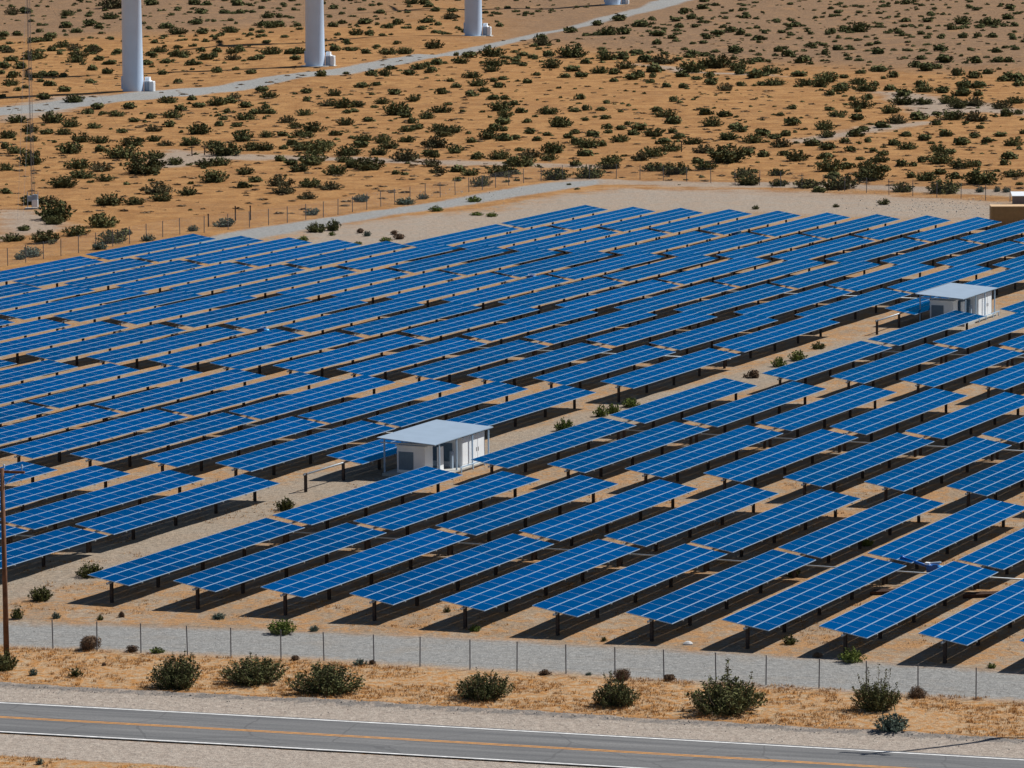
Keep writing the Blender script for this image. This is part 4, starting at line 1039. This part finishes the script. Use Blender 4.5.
# dry grass on the verge: blades
def grass(name, n, sampler, hmin, hmax, m, label, per=9):
    V_, F_ = [], []
    rs = np.random.RandomState(5)
    c = 0
    for i in range(n):
        x, y = sampler(rs)
        if x is None: continue
        z0 = gh(x, y)-.01
        for q in range(per):
            a = rs.uniform(0, 6.28); l = rs.uniform(hmin, hmax); lean = rs.uniform(.2, 1.0)*l; bx, by = x+rs.normal(0, .10), y+rs.normal(0, .10); w_ = .012+.012*rs.rand()
            V_ += [(bx-math.sin(a)*w_, by+math.cos(a)*w_, z0), (bx+math.sin(a)*w_, by-math.cos(a)*w_, z0), (bx+math.cos(a)*lean, by+math.sin(a)*lean, z0+l)]
            F_.append((c, c+1, c+2)); c += 3
    me_ = bpy.data.meshes.new(name); me_.from_pydata(V_, [], F_); me_.materials.append(m)
    return tag(link(name, me_), label, 'grass', kind='stuff')
gp = np.random.RandomState(9)

def samp_verge(rs):
    for _ in range(20):
        x = rs.uniform(-36, 36)
        d_ = rs.uniform(5.4, 15.3) if rs.rand() < .85 else rs.uniform(-15.5, -12.4)
        y = road_y(x) + d_/RN
        q = np.array([[x, y]])
        if vnoise(q, 2.1, 21)[0]*.6 + vnoise(q, .8, 22)[0]*.4 > .47: return x, y
    return None, None
grass('dry_grass', 5200, samp_verge, .05, .2, LEAF['straw'], 'dry orange grass covering the verge between road and fence')
def samp_site(rs):
    for _ in range(20):
        px = rs.uniform(0, 1024); py = rs.uniform(480, 650)
        p = bp(px, py); q = p[None]
        if (p[1]-road_y(p[0]))*RN < 26: continue
        if vnoise(q, 3.1, 31)[0]*.6 + vnoise(q, 1.1, 32)[0]*.4 > .58: return p[0], p[1]
    return None, None
grass('grass_tufts', 2500, samp_site, .05, .18, LEAF['straw'], 'thin orange grass growing in patches between the near tables')

# stones
def stones(name, pts, m, label):
    V_, F_ = [], []
    for x, y, s in pts:
        o = len(V_); a0 = rsb.uniform(0, 6)
        z0 = gh(x, y)
        ring = [(x+math.cos(a0+q*1.257)*s*rsb.uniform(.7, 1.2), y+math.sin(a0+q*1.257)*s*rsb.uniform(.7, 1.2), z0-.02) for q in range(5)]
        ring2 = [(x+(a-x)*.65, y+(b_-y)*.65, z0+s*rsb.uniform(.5, .9)) for a, b_, _ in ring]
        V_ += ring + ring2
        F_ += [(o+q, o+(q+1) % 5, o+5+(q+1) % 5, o+5+q) for q in range(5)] + [tuple(o+5+q for q in range(5))]
    me_ = bpy.data.meshes.new(name); me_.from_pydata(V_, [], F_); me_.materials.append(m)
    return tag(link(name, me_), label, 'stones', kind='stuff')
pts = []
for i in range(1500):
    x = rsb.uniform(-36, 36); d_ = rsb.gauss(4.6, .45) if rsb.random() < .75 else rsb.uniform(1, 6)
    pts.append((x, road_y(x)+d_/RN, rsb.uniform(.012, .05)))
stones('road_gravel', pts, M['rockdk'], 'dark broken gravel along the edge of the road shoulder')
pts = []
for i in range(1500):
    px = rsb.uniform(0, 1024); py = rsb.uniform(400, 720)
    p = bp(px, py); dd = (p[1]-road_y(p[0]))*RN
    if dd < 1: continue
    pts.append((p[0], p[1], rsb.uniform(.012, .045)))
for (cx, cy, sx, sy, n_) in [(950, 206, 55, 5, 260), (470, 197, 40, 4, 60)]:
    for i in range(n_):
        p = bp(rsb.gauss(cx, sx), rsb.gauss(cy, sy)); pts.append((p[0], p[1], rsb.uniform(.04, .12)))
stones('stones', pts, M['rock'], 'pale stones scattered over the bare ground')
p = bp(688, 645); b = MB()
rk_ = random.Random(4)
r = empty('boulder', (p[0], p[1], 0), .4, 'whitish boulder lying on the gravel edge between two front tables', 'boulder')
vs = []; n_ = 10
for zz, f in ((-.05, 1), (.10, 1.05), (.19, .7), (.23, .25)):
    for q in range(n_): vs.append((.20*f*math.cos(q*.628)*rk_.uniform(.85, 1.15)*1.4, .20*f*math.sin(q*.628)*rk_.uniform(.85, 1.15), zz))
fs = [(j*n_+q, j*n_+(q+1) % n_, (j+1)*n_+(q+1) % n_, (j+1)*n_+q) for j in range(3) for q in range(n_)] + [tuple(3*n_+q for q in range(n_))]
b.add(vs, fs); me_ = b.mesh('boulder', mat('white_stone', (.6, .6, .6), .9, 0, .15, 6))
bpy.data.objects.remove(r); tag(link('boulder', me_, None, (p[0], p[1], 0)), 'whitish boulder lying on the gravel edge between two front tables', 'boulder')
